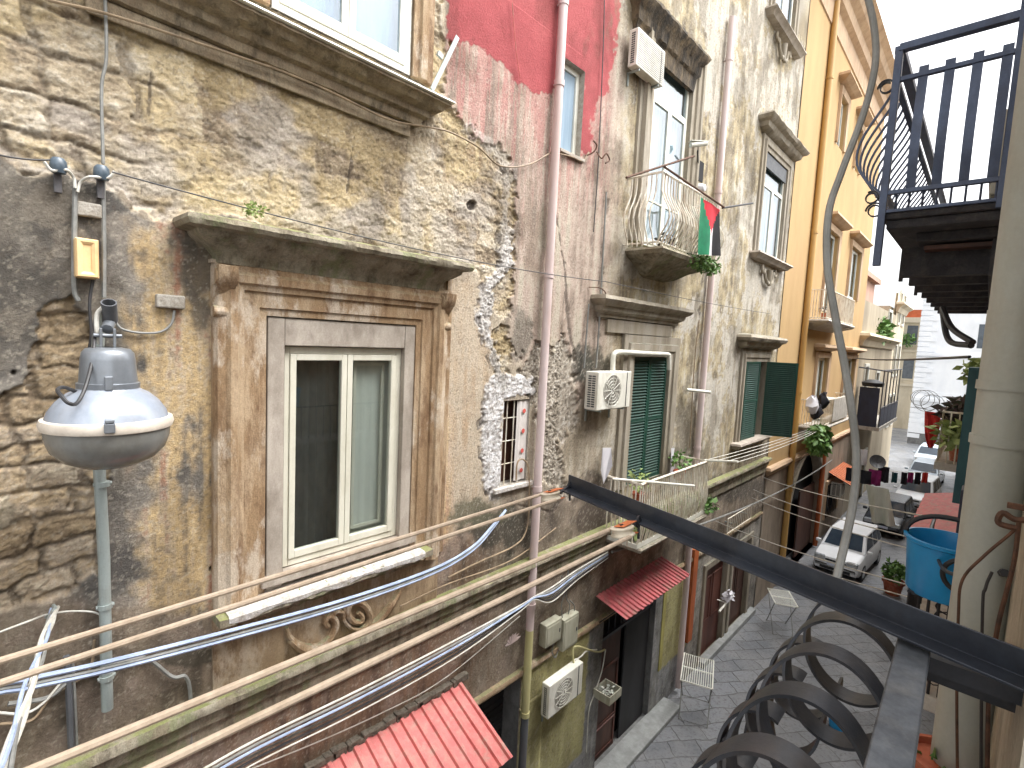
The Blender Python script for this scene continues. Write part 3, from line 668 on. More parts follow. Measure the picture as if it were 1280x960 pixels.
m=MB(); m.cornice(xl0-.6,xl1-.3,[(0,zl+.036),(.315,zl+.018),(.32,zl+.004),(.3,zl-.002),(0,zl)]); m.build('ledge_slab','pvc',B)
m=MB(); m.box(xl0-.6,xl1-.35,D-.012,D+.02,zl-.40,zl-.275); m.build('stone_course','ledgestone',B,bevel=.01)
# broken clothes-line bracket on the ledge
q=W(540,112,D-.24); e=W(572,46,D-.24); br=MB(); br.bar(q,e,.05,.012,(0,1,0)); mid=W(548,70,D-.24); br.bar(W(547,66,D-.24),W(553,72,D-.24),.05,.03,(0,1,0)); br.bar(q+np.array((0,.2,-.02)),q,.03,.012)
tag(br.build('line_bracket','galv'),'bent grey metal bracket leaning on the end of the upper stone ledge','bracket')
# --- barred window
o=O['barred']; a,b_,c,d=o
reveal(o,.22,'mortar',B)
m=MB(); 
for i in range(3): xx=a+(b_-a)*(.22+.26*i); m.tube([(xx,D+.05,c),(xx,D+.05,d)],.009,6)
for i in range(3): zz=c+(d-c)*(.25+.27*i); m.tube([(a,D+.055,zz),(b_,D+.055,zz)],.007,6)
m.build('window_bars','whiteiron',B)
m=MB(); m.box(a,b_,D+.20,D+.22,c,d); m.build('window_board','wood',B)
m=MB(); vs=[];fs=[]; N=12; x0=a+(b_-a)*.55
for i in range(N+1): xx=x0+(b_-x0)*i/N; vs+=[(xx,D+.03+.012*math.sin(i*1.7),c+.03),(xx,D+.025+.01*math.sin(i*1.3),d-.02)]
for i in range(N): fs.append((2*i,2*i+2,2*i+3,2*i+1))
cl=m.add(vs,fs).build('cloth','clothdots',smooth=True); tag(cl,'pale cloth with red dots hung inside the small barred window','cloth')
for t in (.14,.38,.62,.86): m=MB(); m.lathe([(.001,.0),(.034,.0),(.034,.004),(.001,.004)],((x0+b_)/2+.02,D+.014,c+(d-c)*t),10,(0,-1,0)); m.build('red_dot','reddot',cl)
m=MB(); m.box(a-.16,b_+.12,D-.06,D+.1,c-.07,c-.002); m.build('window_sill','whiteplaster',B,bevel=.012)
# --- niche window
o=O['niche']; reveal(o,.16,'mortar',B); a,b_,c,d=o
m=MB(); m.box(a,b_,D+.13,D+.15,c,d); m.build('window_panel','curtainblue',B)
m=MB(); m.surround(a+.04,b_-.04,c+.04,d-.04,[(-.03,0),(-.03,.03),(.04,.03),(.04,0)],D+.13,True); m.build('window_frame','pvc',B)
m=MB(); m.box(a-.04,b_+.06,D-.05,D+.05,c-.05,c-.002); m.build('window_sill','marble',B,bevel=.008)
# --- upper balcony door
o=O['updoor']; a,b_,c,d=o
reveal(o,.14,'greystone',B,proud=.02)
casement([a,b_,c,d],D+.03,'pvc',B,2,.07,lw=.07,transom=c+(d-c)*.76,pane='glassblue',back='curtaingrey',bars=(.3,))
m=MB(); m.surround(a-.01,b_+.01,c,d,[(0,.0),(0,.05),(.12,.055),(.14,.09),(.26,.095),(.28,.13),(.36,.13),(.38,.05),(.46,.05),(.47,-.02)]); m.build('door_architrave','greystone',B)
zh=W(860,42,D-.35)[2]; xh0=W(812,0,D-.35)[0]; xh1=W(896,78,D-.35)[0]
print('hood',zh,xh0,xh1,d)
m=MB(); m.cornice(xh0+.2,xh1-.35,[(0,zh+.22),(.24,zh+.16),(.27,zh+.08),(.23,zh),(.15,zh-.08),(.13,zh-.26),(.08,zh-.3),(.06,zh-.55),(0,zh-.57)],jit=.012,seg=40); m.build('door_hood','hoodblack',B,smooth=True)
# --- middle door with green shutters
def shutter(x0,x1,z0,z1,y,parent,nl=30,rot=None,mat='shuttergreen'):
    """one louvred leaf; rot=(hinge x,angle) swings it out"""
    m=MB(); s=.06
    m.box(x0,x0+s,y,y+.035,z0,z1); m.box(x1-s,x1,y,y+.035,z0,z1)
    for zz in (z0,(z0+z1)/2-s/2,z1-s): m.box(x0+s,x1-s,y+.001,y+.034,zz,zz+s)
    n=int((z1-z0)/.06)
    for i in range(n):
        zz=z0+s+(z1-z0-2*s)*(i+.5)/n; m.obox(((x0+x1)/2,y+.018,zz),((x1-x0)/2-s,0,0),(0,.018,.014),(0,-.003,.004))
    m.box(x0+s*.5,x1-s*.5,y+.026,y+.031,z0+.02,z1-.02)
    if rot:
        hx,hy,an=rot; v=[]
        for q in m.v:
            dx,dy=q[0]-hx,q[1]-hy; v.append((hx+dx*math.cos(an)-dy*math.sin(an),hy+dx*math.sin(an)+dy*math.cos(an),q[2]))
        m.v=v
    return m.build('shutter',mat,parent)
o=O['middoor']; a,b_,c,d=o
reveal(o,.14,'greystone',B,proud=.02); xm=(a+b_)/2
shutter(a+.01,xm-.004,c,d-.01,D+.01,B); shutter(xm+.004,b_-.01,c,d-.01,D+.01,B)
m=MB(); m.box(a,b_,D+.1,D+.12,c,d); m.build('door_leaf','dark',B)
m=MB(); m.surround(a-.01,b_+.01,c,d,[(0,.0),(0,.05),(.1,.055),(.12,.09),(.24,.095),(.26,.05),(.4,.05),(.41,-.02)]); m.build('door_architrave','greystone',B)
zh=W(810,380,D-.28)[2]; x0=W(764,378,D-.28)[0]; x1=W(866,396,D-.28)[0]
m=MB(); m.cornice(x0+.1,x1-.28,[(0,zh+.08),(.28,zh+.04),(.3,zh-.02),(.26,zh-.08),(.18,zh-.12),(.16,zh-.2),(.08,zh-.24),(.07,zh-.3),(0,zh-.32)],jit=.008,seg=24); m.build('door_hood','greystone',B,smooth=True)
m=MB(); m.box(x0+.3,x1-.45,D-.05,D+.02,d+.415,zh-.325); m.build('frieze','greystone',B)
# --- windows of the far half
def simple_window(key,hood=True,hz=None,sill=True,back='curtaingrey',closed=False):
    a,b_,c,d=O[key]; reveal(O[key],.14,'greystone',B,proud=.02)
    if not closed: casement([a,b_,c,d],D+.04,'pvc',B,2,.06,lw=.06,pane='glassblue',back=back,transom=c+(d-c)*.72)
    m=MB(); m.surround(a-.01,b_+.01,c,d,[(0,.0),(0,.05),(.1,.055),(.12,.09),(.22,.095),(.24,.05),(.34,.05),(.35,-.02)]); m.build('window_architrave','greystone',B)
    if hood:
        zh=d+.35+.28
        m=MB(); m.cornice(a-.4,b_+.4,[(0,zh+.14),(.34,zh+.08),(.38,zh+.02),(.34,zh-.06),(.24,zh-.1),(.2,zh-.2),(.08,zh-.26),(0,zh-.28)],jit=.012,seg=16); m.build('window_hood','greystone',B,smooth=True)
    if sill:
        m=MB(); m.cornice(a-.3,b_+.3,[(0,c+.02),(.26,c),(.28,c-.05),(.2,c-.1),(.16,c-.16),(0,c-.18)],jit=.006,seg=12); m.build('window_sill','marble',B,smooth=True)
def swag(key):
    a,b_,c,d=O[key]; m=MB(); z=c-.3; xm=(a+b_)/2
    for s in (-1,1):
        m.tube(bez([(xm+s*.55,D-.05,z+.05),(xm+s*.6,D-.07,z-.08),(xm+s*.48,D-.08,z-.14),(xm+s*.4,D-.06,z-.05),(xm+s*.3,D-.08,z-.28),(xm+s*.12,D-.09,z-.4),(xm,D-.08,z-.3)],5),.045,7)
    m.tube([(xm,D-.08,z-.02),(xm,D-.1,z-.45)],[.09,.05],9)
    m.build('swag_relief','greystone',B,smooth=True)
simple_window('topright',back='curtainblue'); swag('topright')
simple_window('midright'); swag('midright')
a,b_,c,d=O['midright']; m=MB(); m.box(a+.05,b_-.05,D-.02,D+.03,d-.38,d-.02); m.build('roller_blind','acdark',B)
simple_window('green',back=None,closed=True)
a,b_,c,d=O['green']
m=MB(); m.box(a,b_,D+.12,D+.13,c,d); m.build('window_leaf','dark',B)
xm=(a+b_)/2
shutter(a+.01,xm+.3,c,d,D-.06,B)
q=PX(976,500,b_+.05); print('shutter reach',q, b_)
shutter(b_+.0,b_+.0+.85,c,d,D-.05,B,rot=(b_,D-.06,R(-62)))
# --- ground floor: black shop mouth, brown door, pale doors
a,b_,c,d=O['shop']
m=MB(); m.box(a,b_,D+.35,D+.37,c,d); m.build('shop_shutter','shutterblack',B); reveal(O['shop'],.35,'dado',B)
m=MB()
for i in range(int((d-c)/.11)): m.box(a,b_,D+.335,D+.352,c+i*.11,c+i*.11+.09)
m.build('shutter_slats','shutterblack',B)
a,b_,c,d=O['door']; reveal(O['door'],.3,'dado',B)
m=MB(); m.box(a,b_,D+.28,D+.3,c,d); m.build('door_leaf','dark',B)
w=b_-a; f=MB(); f.box(a,a+w*.42,D+.12,D+.17,c,d-.55)
dl=f.build('door_leaf','wood',B,bevel=.01)
m=MB()
for k in range(3): zz=c+.15+k*.62; m.surround(a+.12,a+w*.42-.1,zz,zz+.5,[(0,.01),(0,.02),(.03,.02),(.04,.0)],D+.12,True)
m.build('door_panel','woodred',dl)
m=MB()
for i in range(9): xx=a+w*(i+.5)/9; m.tube([(xx,D+.1,d-.52),(xx,D+.1,d-.02)],.012,6)
m.box(a,b_,D+.07,D+.13,d-.58,d-.52); m.build('transom_grille','blackiron',B)
m=MB(); m.box(a+w*.5,b_-.05,D+.11,D+.15,c,d-.6); m.build('door_leaf','shutterblack',B,bevel=.01)
m=MB(); m.box(b_+.35,b_+.50,D-.015,D+.01,.95,W(855,720)[2]); m.build('rendered_pilaster','olive',B)
xo=W(862,740)[0]
m=MB(); m.box(xo-.12,xo+.14,D-.10,D+.02,1.1,W(858,690)[2]); m.build('orange_post','orangeframe',B,bevel=.01)
for k,mt_ in (('reddoor','woodred'),('greydoor','wood')):
    a,b_,c,d=O[k]; reveal(O[k],.25,'greystone',B); m=MB(); m.box(a,b_,D+.1,D+.14,c,d); dl=m.build('door_leaf',mt_,B)
    m=MB()
    for i in range(2): 
        w=(b_-a)/2; m.surround(a+w*i+.1,a+w*(i+1)-.1,c+1.,d-.4,[(0,.01),(0,.02),(.03,.02),(.04,0)],D+.1,True)
    m.build('door_panel',mt_,dl)
    m=MB(); m.surround(a,b_,c,d,[(0,0),(0,.04),(.16,.05),(.17,-.01)]); m.build('door_surround','greystone',B)
m=MB(); m.box(O['door'][0]-.5,O['door'][1]+.8,D-.42,D+.02,0.004,.11); m.build('door_step','step',B,bevel=.015)
m=MB(); m.box(XE-4.4,XE-.3,D-.18,D+.02,0.004,.16); m.build('door_step','step',B,bevel=.015)
# roof cornice, back and side shell (seen only from elsewhere)
m=MB(); m.box(-6,XE,D+.9,D+9,0,24); m.build('building_core','farbeige',B)
m=MB(); m.cornice(-6,XE-.9,[(0,24.3),(.8,24.2),(.85,23.9),(.5,23.6),(.4,23.2),(0,23.1)]); m.build('roof_cornice','greystone',B)
m=MB(); m.box(-6,XE,D+.05,D+.9,23.9,24.1); m.build('parapet','greystone',B)
# ------------------------------------------------------------------ balconies of the palazzo
def railing(x0,x1,yo,z,h,n,nside,mat,parent,bulge=.0,lean=0.,r=.011,wild=0.,top=True):
    m=MB(); rnd=random.Random(int(x0*50)); pts=[]
    for i in range(n+1): pts.append((x0+(x1-x0)*i/n,yo,0,-1))
    for i in range(1,nside): 
        t=i/nside; pts.append((x0,yo+(D-yo)*t,-1,0)); pts.append((x1,yo+(D-yo)*t,1,0))
    for px_,py_,nx,ny in pts:
        c_=[]
        j=rnd.uniform(-wild,wild)
        for k in range(9):
            t=k/8; bz=bulge*math.sin(math.pi*min(1,t*1.25))**2*(1-t*.35) if t<.8 else 0
            c_.append((px_+nx*bz+j*(1-t),py_+ny*bz+j*.3*t,z+h*t))
        m.tube(c_,r,5,cap=False)
    if top:
        m.tube([(x0,D,z+h),(x0,yo,z+h),(x1,yo,z+h),(x1,D,z+h)],r*1.7,6); m.tube([(x0,D,z+.05),(x0,yo,z+.05),(x1,yo,z+.05),(x1,D,z+.05)],r*1.3,6)
    return m.build('railing',mat,parent)
# upper
xq0=W(775,309)[0]; qo=PX(822,301,xq0); yo=qo[1]; zq=qo[2]; qe=W(897,338,yo); xq1=qe[0]
print('upper balcony',xq0,yo,zq,xq1)
zq=W(860,318,yo)[2]
m=MB(); prof=[(0,zq),(D-yo,zq),(D-yo+.02,zq-.04),(D-yo-.02,zq-.10),(D-yo-.14,zq-.16),(D-yo-.35,zq-.24),(0.15,zq-.38),(0,zq-.42)]
m.cornice(xq0+.9,xq1-.9,[(p_*1. ,z_) for p_,z_ in prof],jit=.006,seg=12)
ub=m.build('balcony_slab','mossstone',B)
xbL=xq0+.05; xbR=xq1-.05
railing(xbL+.05,xbR-.1,yo+.05,zq,W(822,208,yo)[2]-zq,22,7,'whiteiron',ub,bulge=.22,r=.0135,wild=.03)
# lower
xl0_=W(752,667)[0]; ql=PX(797,689,xl0_); yl=ql[1]; zl_=ql[2]; 
print('lower balcony',xl0_,yl,zl_, W(885,640,yl))
xl1_=W(885,636,yl)[0]
m=MB(); m.cornice(xl0_+.85,xl1_-.85,[(0,zl_+.02),(D-yl,zl_),(D-yl+.02,zl_-.03),(D-yl,zl_-.08),(D-yl-.1,zl_-.12),(.1,zl_-.3),(0,zl_-.34)],jit=.005,seg=12)
lb=m.build('balcony_slab','greystone',B)
m=MB(); m.box(xl0_+.05,xl1_-.05,yl+.04,yl+.07,zl_+.01,zl_+.09); m.box(xl0_+.03,xl0_+.06,yl+.04,D,zl_+.01,zl_+.09); m.build('toe_board','pvc',lb)
hl=W(805,607,yl)[2]-zl_; print('lower rail h',hl)
railing(xl0_+.06,xl1_-.1,yl+.06,zl_,hl,36,8,'whiteiron',lb,bulge=.07,r=.014,wild=.025)
# ------------------------------------------------------------------ things fixed to the old facade
def pipe(name,x,y,zs,r,mats,label,cat='drainpipe',collars=()):
    t=thing(name,(x,y,zs[-1]),label,cat)
    for i in range(len(mats)):
        m=MB(); m.tube([(x,y,zs[i]),(x,y,zs[i+1])],r,16); m.build('pipe_section',mats[i],t,smooth=True)
    for z in collars:
        m=MB(); m.tube([(x,y,z-.04),(x,y,z+.04)],r*1.17,16); m.box(x-.012,x+.012,y,D+.01,z-.012,z+.012); m.build('pipe_collar',mats[0 if z>zs[1] else min(1,len(mats)-1)],t,smooth=True)
    return t
xp=W(683,400,D-.1)[0]
pipe('drainpipe',xp,D-.1,[16,W(665,785,D-.1)[2],W(655,893,D-.1)[2],0],.062,['pinkpipe','creampipe','ironpipe'],'long pink drainpipe that turns cream and then iron, beside the small barred window',
     collars=[W(700,105,D-.1)[2],W(690,345,D-.1)[2],W(673,610,D-.1)[2],W(664,757,D-.1)[2],W(655,893,D-.1)[2],13])
xp2=W(893,300,D-.1)[0]
pipe('drainpipe',xp2,D-.1,[W(919,26,D-.1)[2],0.15],.07,['pinkpipe'],'pink drainpipe behind the balcony with the flag, reaching down past the lower railing',collars=[W(912,75,D-.1)[2],W(898,240,D-.1)[2],W(872,560,D-.1)[2]])
def ac_unit(x0,x1,yo,z0,z1,label,brackets=True,back=.08,group=None,fan='acfan',ydir=-1,wally=D,slats=False):
    t=thing('air_conditioner',((x0+x1)/2,(yo+wally)/2,z0),label,'air conditioner',group)
    yb=wally-back
    m=MB(); m.box(x0,x1,yo,yb,z0,z1); m.build('casing','acwhite',t,bevel=.015)
    h=z1-z0; w=x1-x0; r=min(h*.42,w*.3); cx=x1-w*.38 if w>h else (x0+x1)/2; cx=x0+w*.42
    if slats:
        m=MB()
        for k in range(16): zz=z0+h*(.06+.88*k/16); m.box(x0+.03,x1-.03,yo-.004,yo+.01,zz,zz+h*.02)
        m.build('front_grille','acfan',t)
    else:
     m=MB(); m.lathe([(0.001,.006),(r,.0)],(cx,yo-.001,(z0+z1)/2),28,(0,-1,0)); m.build('fan_opening',fan,t)
    m=MB()
    for k in range(0 if slats else 5): rr=r*(.2+.2*k); m.tube([(cx+rr*math.cos(a_*math.pi/12),yo-.012,(z0+z1)/2+rr*math.sin(a_*math.pi/12)) for a_ in range(25)],.004,4)
    for k in range(0 if slats else 12): a_=k*math.pi/6; m.tube([(cx+.1*r*math.cos(a_),yo-.012,(z0+z1)/2+.1*r*math.sin(a_)),(cx+r*math.cos(a_),yo-.012,(z0+z1)/2+r*math.sin(a_))],.004,4)
    if not slats: m.build('fan_grille','acwhite',t)
    m=MB()
    n=14
    for c_ in (0,1):
        ya=yo+.05+(yb-yo-.1)*(.52*c_); yb_=ya+(yb-yo-.1)*.42
        for k in range(n): zz=z0+h*(.08+.84*k/n); m.box(x0-.004,x0+.01,ya,yb_,zz,zz+h*.035)
    m.build('side_grille','acdark',t)
    m=MB(); m.box(x1-w*.15,x1-w*.13,yo-.004,yo+.01,z0+.02,z1-.02); m.build('panel_seam','acdark',t)
    if brackets:
        for xx in (x0+w*.15,x1-w*.15):
            m=MB(); m.bar((xx,wally,z0-.02),(xx,yo+.02,z0-.02),.03,.03); m.bar((xx,wally-.02,z0-.02),(xx,wally-.02,z0-.22),.03,.02,(0,1,0)); m.build('bracket','galv',t)
    return t
# middle unit
x0=W(726,487)[0]; q=PX(747,489,x0); yo=q[1]; x1=W(788,490,yo)[0]; z1=PX(747,465,x0)[2]; z0=PX(747,514,x0)[2]; print('ac mid',x0,x1,yo,z0,z1)
ac_unit(x0,x1,yo,z0,z1,'cream air conditioner left of the green door, with a white pipe rising from it')
# upper unit
x0=W(780,65)[0]; q=PX(797,56,x0); yo=q[1]; x1=W(831,80,yo)[0]; z1=PX(798,33,x0)[2]; z0=PX(796,80,x0)[2]; print('ac up',x0,x1,yo,z0,z1)
ac_unit(x0,x1,yo,z0,z1,'grey white air conditioner high up beside the red wall, seen from below',slats=True)
# ground floor unit
x0=W(672,865)[0]; q=PX(686,880,x0); yo=q[1]; x1=W(728,850,yo)[0]; z1=PX(685,857,x0)[2]; z0=PX(686,901,x0)[2]; print('ac low',x0,x1,yo,z0,z1)
ac_unit(x0,x1,yo,z0,z1,'dusty air conditioner low on the olive shop wall')
AC=(x0,x1,yo,z0,z1)
def cable(pts,r,mat,label,cat='cable',group=None,name='cable',smooth=True,n=6):
    m=MB(); m.tube(bez(pts,6) if len(pts)>2 and smooth else pts,r,n); o=m.build(name,mat,smooth=True); return tag(o,label,cat,group)
# white duct over the green door
cable([W(766,470,D-.12),W(766,452,D-.12),W(768,442,D-.13),W(778,440,D-.13),W(812,442,D-.13),W(834,443,D-.13),W(836,448,D-.13),W(836,462,D-.12)],.045,'acwhite','white insulated duct bent over the top of the green louvred door','duct',name='duct',n=10)
# ground AC pipes
ax0,ax1,ayo,az0,az1=AC
cable([(ax1-.15,ayo+.1,az1),W(716,812,D-.1),W(722,808,D-.1),W(735,812,D-.08),W(748,815,D-.05),W(756,812,D-.05)],.018,'creampipe','cream hose curving from the low air conditioner to the brown door','hose',name='hose')
cable([(ax1-.08,ayo+.12,az1),W(727,820,D-.1),W(733,814,D-.08),W(746,812,D-.05)],.014,'cablewhite','short white hose rising beside the cream one above the low air conditioner','hose',name='hose')
cable([W(757,812,D-.04),W(752,840,D-.04),W(742,870,D-.04),W(736,890,D-.04),W(733,940,D-.04)],.012,'cablewhite','thin white cable hanging down the grey arch beside the brown door')
# meter boxes
for (l,t_,r_,b_,lab) in ((678,783,697,808,'pale meter box on the olive wall next to the drainpipe'),(700,776,718,812,'larger meter box with cable ends on top, right of the other on the olive wall')):
    xx0,xx1=W(l,(t_+b_)/2,D-.08)[0],W(r_,(t_+b_)/2,D-.08)[0]; zz1,zz0=W(l,t_,D-.1)[2],W(l,b_+2,D-.1)[2]
    t=thing('meter_box',((xx0+xx1)/2,D-.08,zz0),lab,'meter box')
    m=MB(); m.box(xx0,xx1,D-.15,D-.01,zz0,zz1); m.build('case','meterbox',t,bevel=.01); m=MB(); m.box(xx0+.03,xx1-.03,D-.157,D-.149,zz0+.04,zz1-.04); dd=m.build('door','meterbox',t,bevel=.004)
    m=MB(); m.box(xx1-.07,xx1-.05,D-.165,D-.156,(zz0+zz1)/2-.03,(zz0+zz1)/2+.03); m.build('latch','acdark',dd)
for i,(pts) in enumerate(([(703,776),(702,755),(706,740),(702,720)],[(709,776),(712,756),(708,745),(711,705)],[(716,778),(718,758),(712,750)],[(698,812),(694,822),(690,814),(694,800)])):
    cable([W(*p_,D-.07) for p_ in pts],.010,'cablegrey',['thin grey cable looping up from the left of the larger meter box','grey cable rising from the middle of the larger meter box','short curl of grey cable at the right of the larger meter box','loop of grey cable hanging below the two meter boxes'][i])
# ------------------------------------------------------------------ corrugated awnings
def awning(x0,x1,yw,zw,yo,zo,mat,label,pitch=.16,h=.03,fas=True):
    t=thing('awning',((x0+x1)/2,(yw+yo)/2,zo),label,'awning')
    n=int(round((x1-x0)/pitch)); m=MB(); xs=[]
    for i in range(n):
        b_=x0+(x1-x0)*i/n; w=(x1-x0)/n
        xs+=[(b_,0),(b_+w*.55,0),(b_+w*.64,h),(b_+w*.9,h),(b_+w*.995,0)]
    up_=nm((0,(zo-zw),(yw-yo))); up_=up_ if up_[2]>0 else -up_
    a_=[];rnd=random.Random(2)
    for xx,hh in xs:
        for k in range(2):
            yy,zz=(yw,zw) if k==0 else (yo+rnd.uniform(-.01,.01),zo)
            for th in (0,.006): a_.append((xx,yy+up_[1]*(hh-th),zz+up_[2]*(hh-th)))
    fs=[]
    for i in range(len(xs)-1):
        A=i*4;B_=A+4; fs+=[(A,A+2,B_+2,B_),(A+1,B_+1,B_+3,A+3),(A,B_,B_+1,A+1),(A+2,A+3,B_+3,B_+2)]
    m.add(a_,fs).build('corrugated_sheet',mat,t)
    m=MB()
    for xx in (x0+.1,(x0+x1)/2,x1-.1): m.bar((xx,yw,zw-.05),(xx,yo+.05,zo-.035),.03,.02); m.bar((xx,yw+.02,zw-.6),(xx,yo+.3,zo-.01),.02,.02)
    m.bar((x0,yo+.06,zo-.03),(x1,yo+.06,zo-.03),.03,.03); m.build('frame','blackiron',t)
    return t
q=W(575,850,D-.03); xr=q[0]; e=PX(641,946,xr); print('awning1',q,e)
awning(xr-3.9,xr,D-.03,q[2],e[1],e[2],'redsheet','bright red corrugated awning over the black shop mouth',.155)
m=MB(); rnd=random.Random(5); x=xr-3.9
while x<xr+.05: w=rnd.uniform(.05,.16); m.obox((x,D-.03,q[2]+.02+rnd.uniform(-.02,.02)),(w/1.6,0,rnd.uniform(-.01,.01)),(0,.05,0),(0,0,rnd.uniform(.025,.05))); x+=w
m.build('flashing','fascia',B,bevel=.01)
q=W(745,745,D-.02); e=PX(784,775,q[0]); xe=W(862,722,e[1])[0]; print('awning2',q,e,xe)
awning(q[0],xe,D-.02,q[2],e[1],e[2],'redsheetold','faded dusty red corrugated awning over the brown door',.13)
# ------------------------------------------------------------------ street lamp on its wall pole
YL=D-.62
cen=W(137,528,YL); depth=lambda p_:float((p_-EYE)@(ca[2]*np.array((1,0,0))+cp[2]*np.array((0,1,0))-cn[2]*np.array((0,0,1))))
zl=depth(cen); k=zl/F; cx,cy=cen[0],cen[1]; cz=cen[2]; Rr=69*k*.95; print('lamp',cen,zl,Rr)
lamp=thing('street_lamp',(cx,cy,cz),'round grey street lamp with white dome hanging from a pole on the grey render','street lamp')
def lz(py): return cz-(py-528)*k
m=MB(); m.lathe([(Rr*.97,lz(532)),(Rr*.955,lz(545)),(Rr*.88,lz(560)),(Rr*.72,lz(572)),(Rr*.45,lz(581)),(Rr*.15,lz(584)),(.001,lz(584))],(cx,cy,0),40); m.build('glass_bowl','lampbowl',lamp,smooth=True)
m=MB(); m.lathe([(Rr*.93,lz(520)),(Rr*1.0,lz(521)),(Rr*1.03,lz(527)),(Rr*1.0,lz(533)),(Rr*.95,lz(534))],(cx,cy,0),40); m.build('rim','lightgasket',lamp,smooth=True)
m=MB(); m.lathe([(Rr*.95,lz(523)),(Rr*.90,lz(512)),(Rr*.78,lz(500)),(Rr*.62,lz(490)),(Rr*.5,lz(486)),(Rr*.48,lz(484))],(cx,cy,0),40); m.build('dome','lampwhite',lamp,smooth=True)
m=MB(); m.lathe([(Rr*.485,lz(492)),(Rr*.485,lz(478)),(Rr*.45,lz(477)),(Rr*.445,lz(474)),(Rr*.42,lz(450)),(Rr*.40,lz(441)),(Rr*.34,lz(436)),(Rr*.2,lz(434)),(.001,lz(434))],(cx,cy,0),32); m.build('housing','lampgrey',lamp,smooth=True)
vdir=nm((-cx,-cy,0)); side=np.cross(vdir,(0,0,1))
m=MB(); c_=np.array((cx,cy,0))+vdir*Rr*1.03; m.obox((c_[0],c_[1],lz(524)),side*.028,vdir*.02,(0,0,.03)); m.obox((c_[0],c_[1],lz(516)),side*.024,vdir*.025,(0,0,.012)); m.build('clip','lampgrey',lamp,bevel=.006)
c_=np.array((cx,cy,0))+vdir*Rr*.45; m=MB(); m.obox((c_[0],c_[1],lz(476)),side*.022,vdir*.02,(0,0,.045)); m.build('clip','lampgrey',lamp,bevel=.006)
m=MB()
for s_ in (-1,1): m.obox(np.array((cx,cy,lz(424)))+side*s_*.035,side*.008,vdir*.035,(0,0,.07))
m.tube([np.array((cx,cy,lz(420)))-side*.075,np.array((cx,cy,lz(420)))+side*.075],.014,8); m.lathe([(.001,lz(434)),(.07,lz(434)),(.075,lz(438)),(.07,lz(441))],(cx,cy,0),16); m.build('swivel_joint','lampgrey',lamp,bevel=.004)
tip=PD(136,378,zl*.985); 
m=MB(); pA=np.array((cx,cy+.02,lz(412))); pB=tip+np.array((0,0,0.)); 
d_=nm(pB-pA)
pA2=pA+np.array((0,.03,0))
def ring(m,a,b,ro,ri,n=18):
    ax=nm(b-a); L=np.linalg.norm(b-a); m.lathe([(ri,0),(ro,0),(ro,L),(ri,L),(ri,L*.35),(.001,L*.35)],a,n,ax)
axd=nm((-.12*1,-.55,.75)); ring(m,pB-axd*.15,pB,.043,.036); m.build('arm_end','ironpipe',lamp,smooth=True)
m=MB(); m.tube([pB-axd*.15,pA],.034,12); m.build('spigot','lampgrey',lamp,smooth=True)
xpo=W(131,740,D-.10)[0]; zpb=W(138,885,D-.10)[2]; zpt=W(125,560,D-.10)[2]
m=MB(); m.tube([(xpo,D-.10,zpb),(xpo,D-.10,W(126,700,D-.1)[2]),(xpo-.02,D-.10,zpt),(xpo-.01,D-.10,lz(470))]+[tuple(q) for q in bez([(xpo-.01,D-.10,lz(440)),(xpo,D-.14,lz(405)),(xpo+.02,D-.3,lz(388)),tuple(pB-axd*.14)],5)],.038,14); m.build('pole','galv',lamp,smooth=True)
for zz in (W(133,757,D-.1)[2],W(137,845,D-.1)[2],W(127,605,D-.1)[2]):
    m=MB(); m.tube([(xpo-.055,D-.1,zz),(xpo+.055,D-.1,zz)],.016,8); m.tube([(xpo,D-.1,zz-.018),(xpo,D-.1,zz+.018)],.048,12); m.box(xpo-.03,xpo+.03,D-.1,D+.05,zz-.015,zz+.015); m.build('clamp','galv',lamp)
m=MB(); m.tube(bez([PD(128,385,zl*.99),PD(119,400,zl),PD(117,440,zl*.96),PD(108,480,zl*.93),PD(97,503,zl*.9),PD(86,504,zl*.88),PD(76,494,zl*.88),PD(72,487,zl*.9),PD(80,484,zl*.92),PD(96,490,zl*.95)],7),.011,8); m.build('lamp_cable','cableblack',lamp,smooth=True)
m=MB(); m.tube(bez([PD(130,383,zl*.985),PD(122,392,zl*.985),PD(121,410,zl*.985),PD(125,430,zl*.99)],6),.014,8); m.build('lamp_wire','cablewhite',lamp,smooth=True)
# ------------------------------------------------------------------ boxes and insulators, left
def wbox(name,l,t_,r_,b_,dep,mat,label,cat,lid=True):
    xx0,xx1=W(l,(t_+b_)/2,D-dep)[0],W(r_,(t_+b_)/2,D-dep)[0]; zz1,zz0=W(l,t_,D-dep)[2],W(l,b_,D-dep)[2]
    t=thing(name,((xx0+xx1)/2,D,zz0),label,cat); m=MB(); m.box(xx0,xx1,D-dep,D+.02,zz0,zz1); m.build('case',mat,t,bevel=.012)
    if lid: m=MB(); m.surround(xx0+.02,xx1-.02,zz0+.02,zz1-.02,[(-.022,.0),(-.022,.006),(-.005,.016),(0.01,.016),(.018,.0)],D-dep,True); m.build('lid_rim',mat,t)
    return t
wbox('junction_box',94,296,124,346,.13,'peachbox','peach coloured plastic box on the grey render above the street lamp','junction box')
wbox('junction_box',196,367,232,384,.06,'mortar','mortar smeared junction box between the street lamp and the window','junction box',False)
wbox('cable_plate',95,250,128,268,.04,'mortar','small stone coloured plate under the two insulators','plate',False)
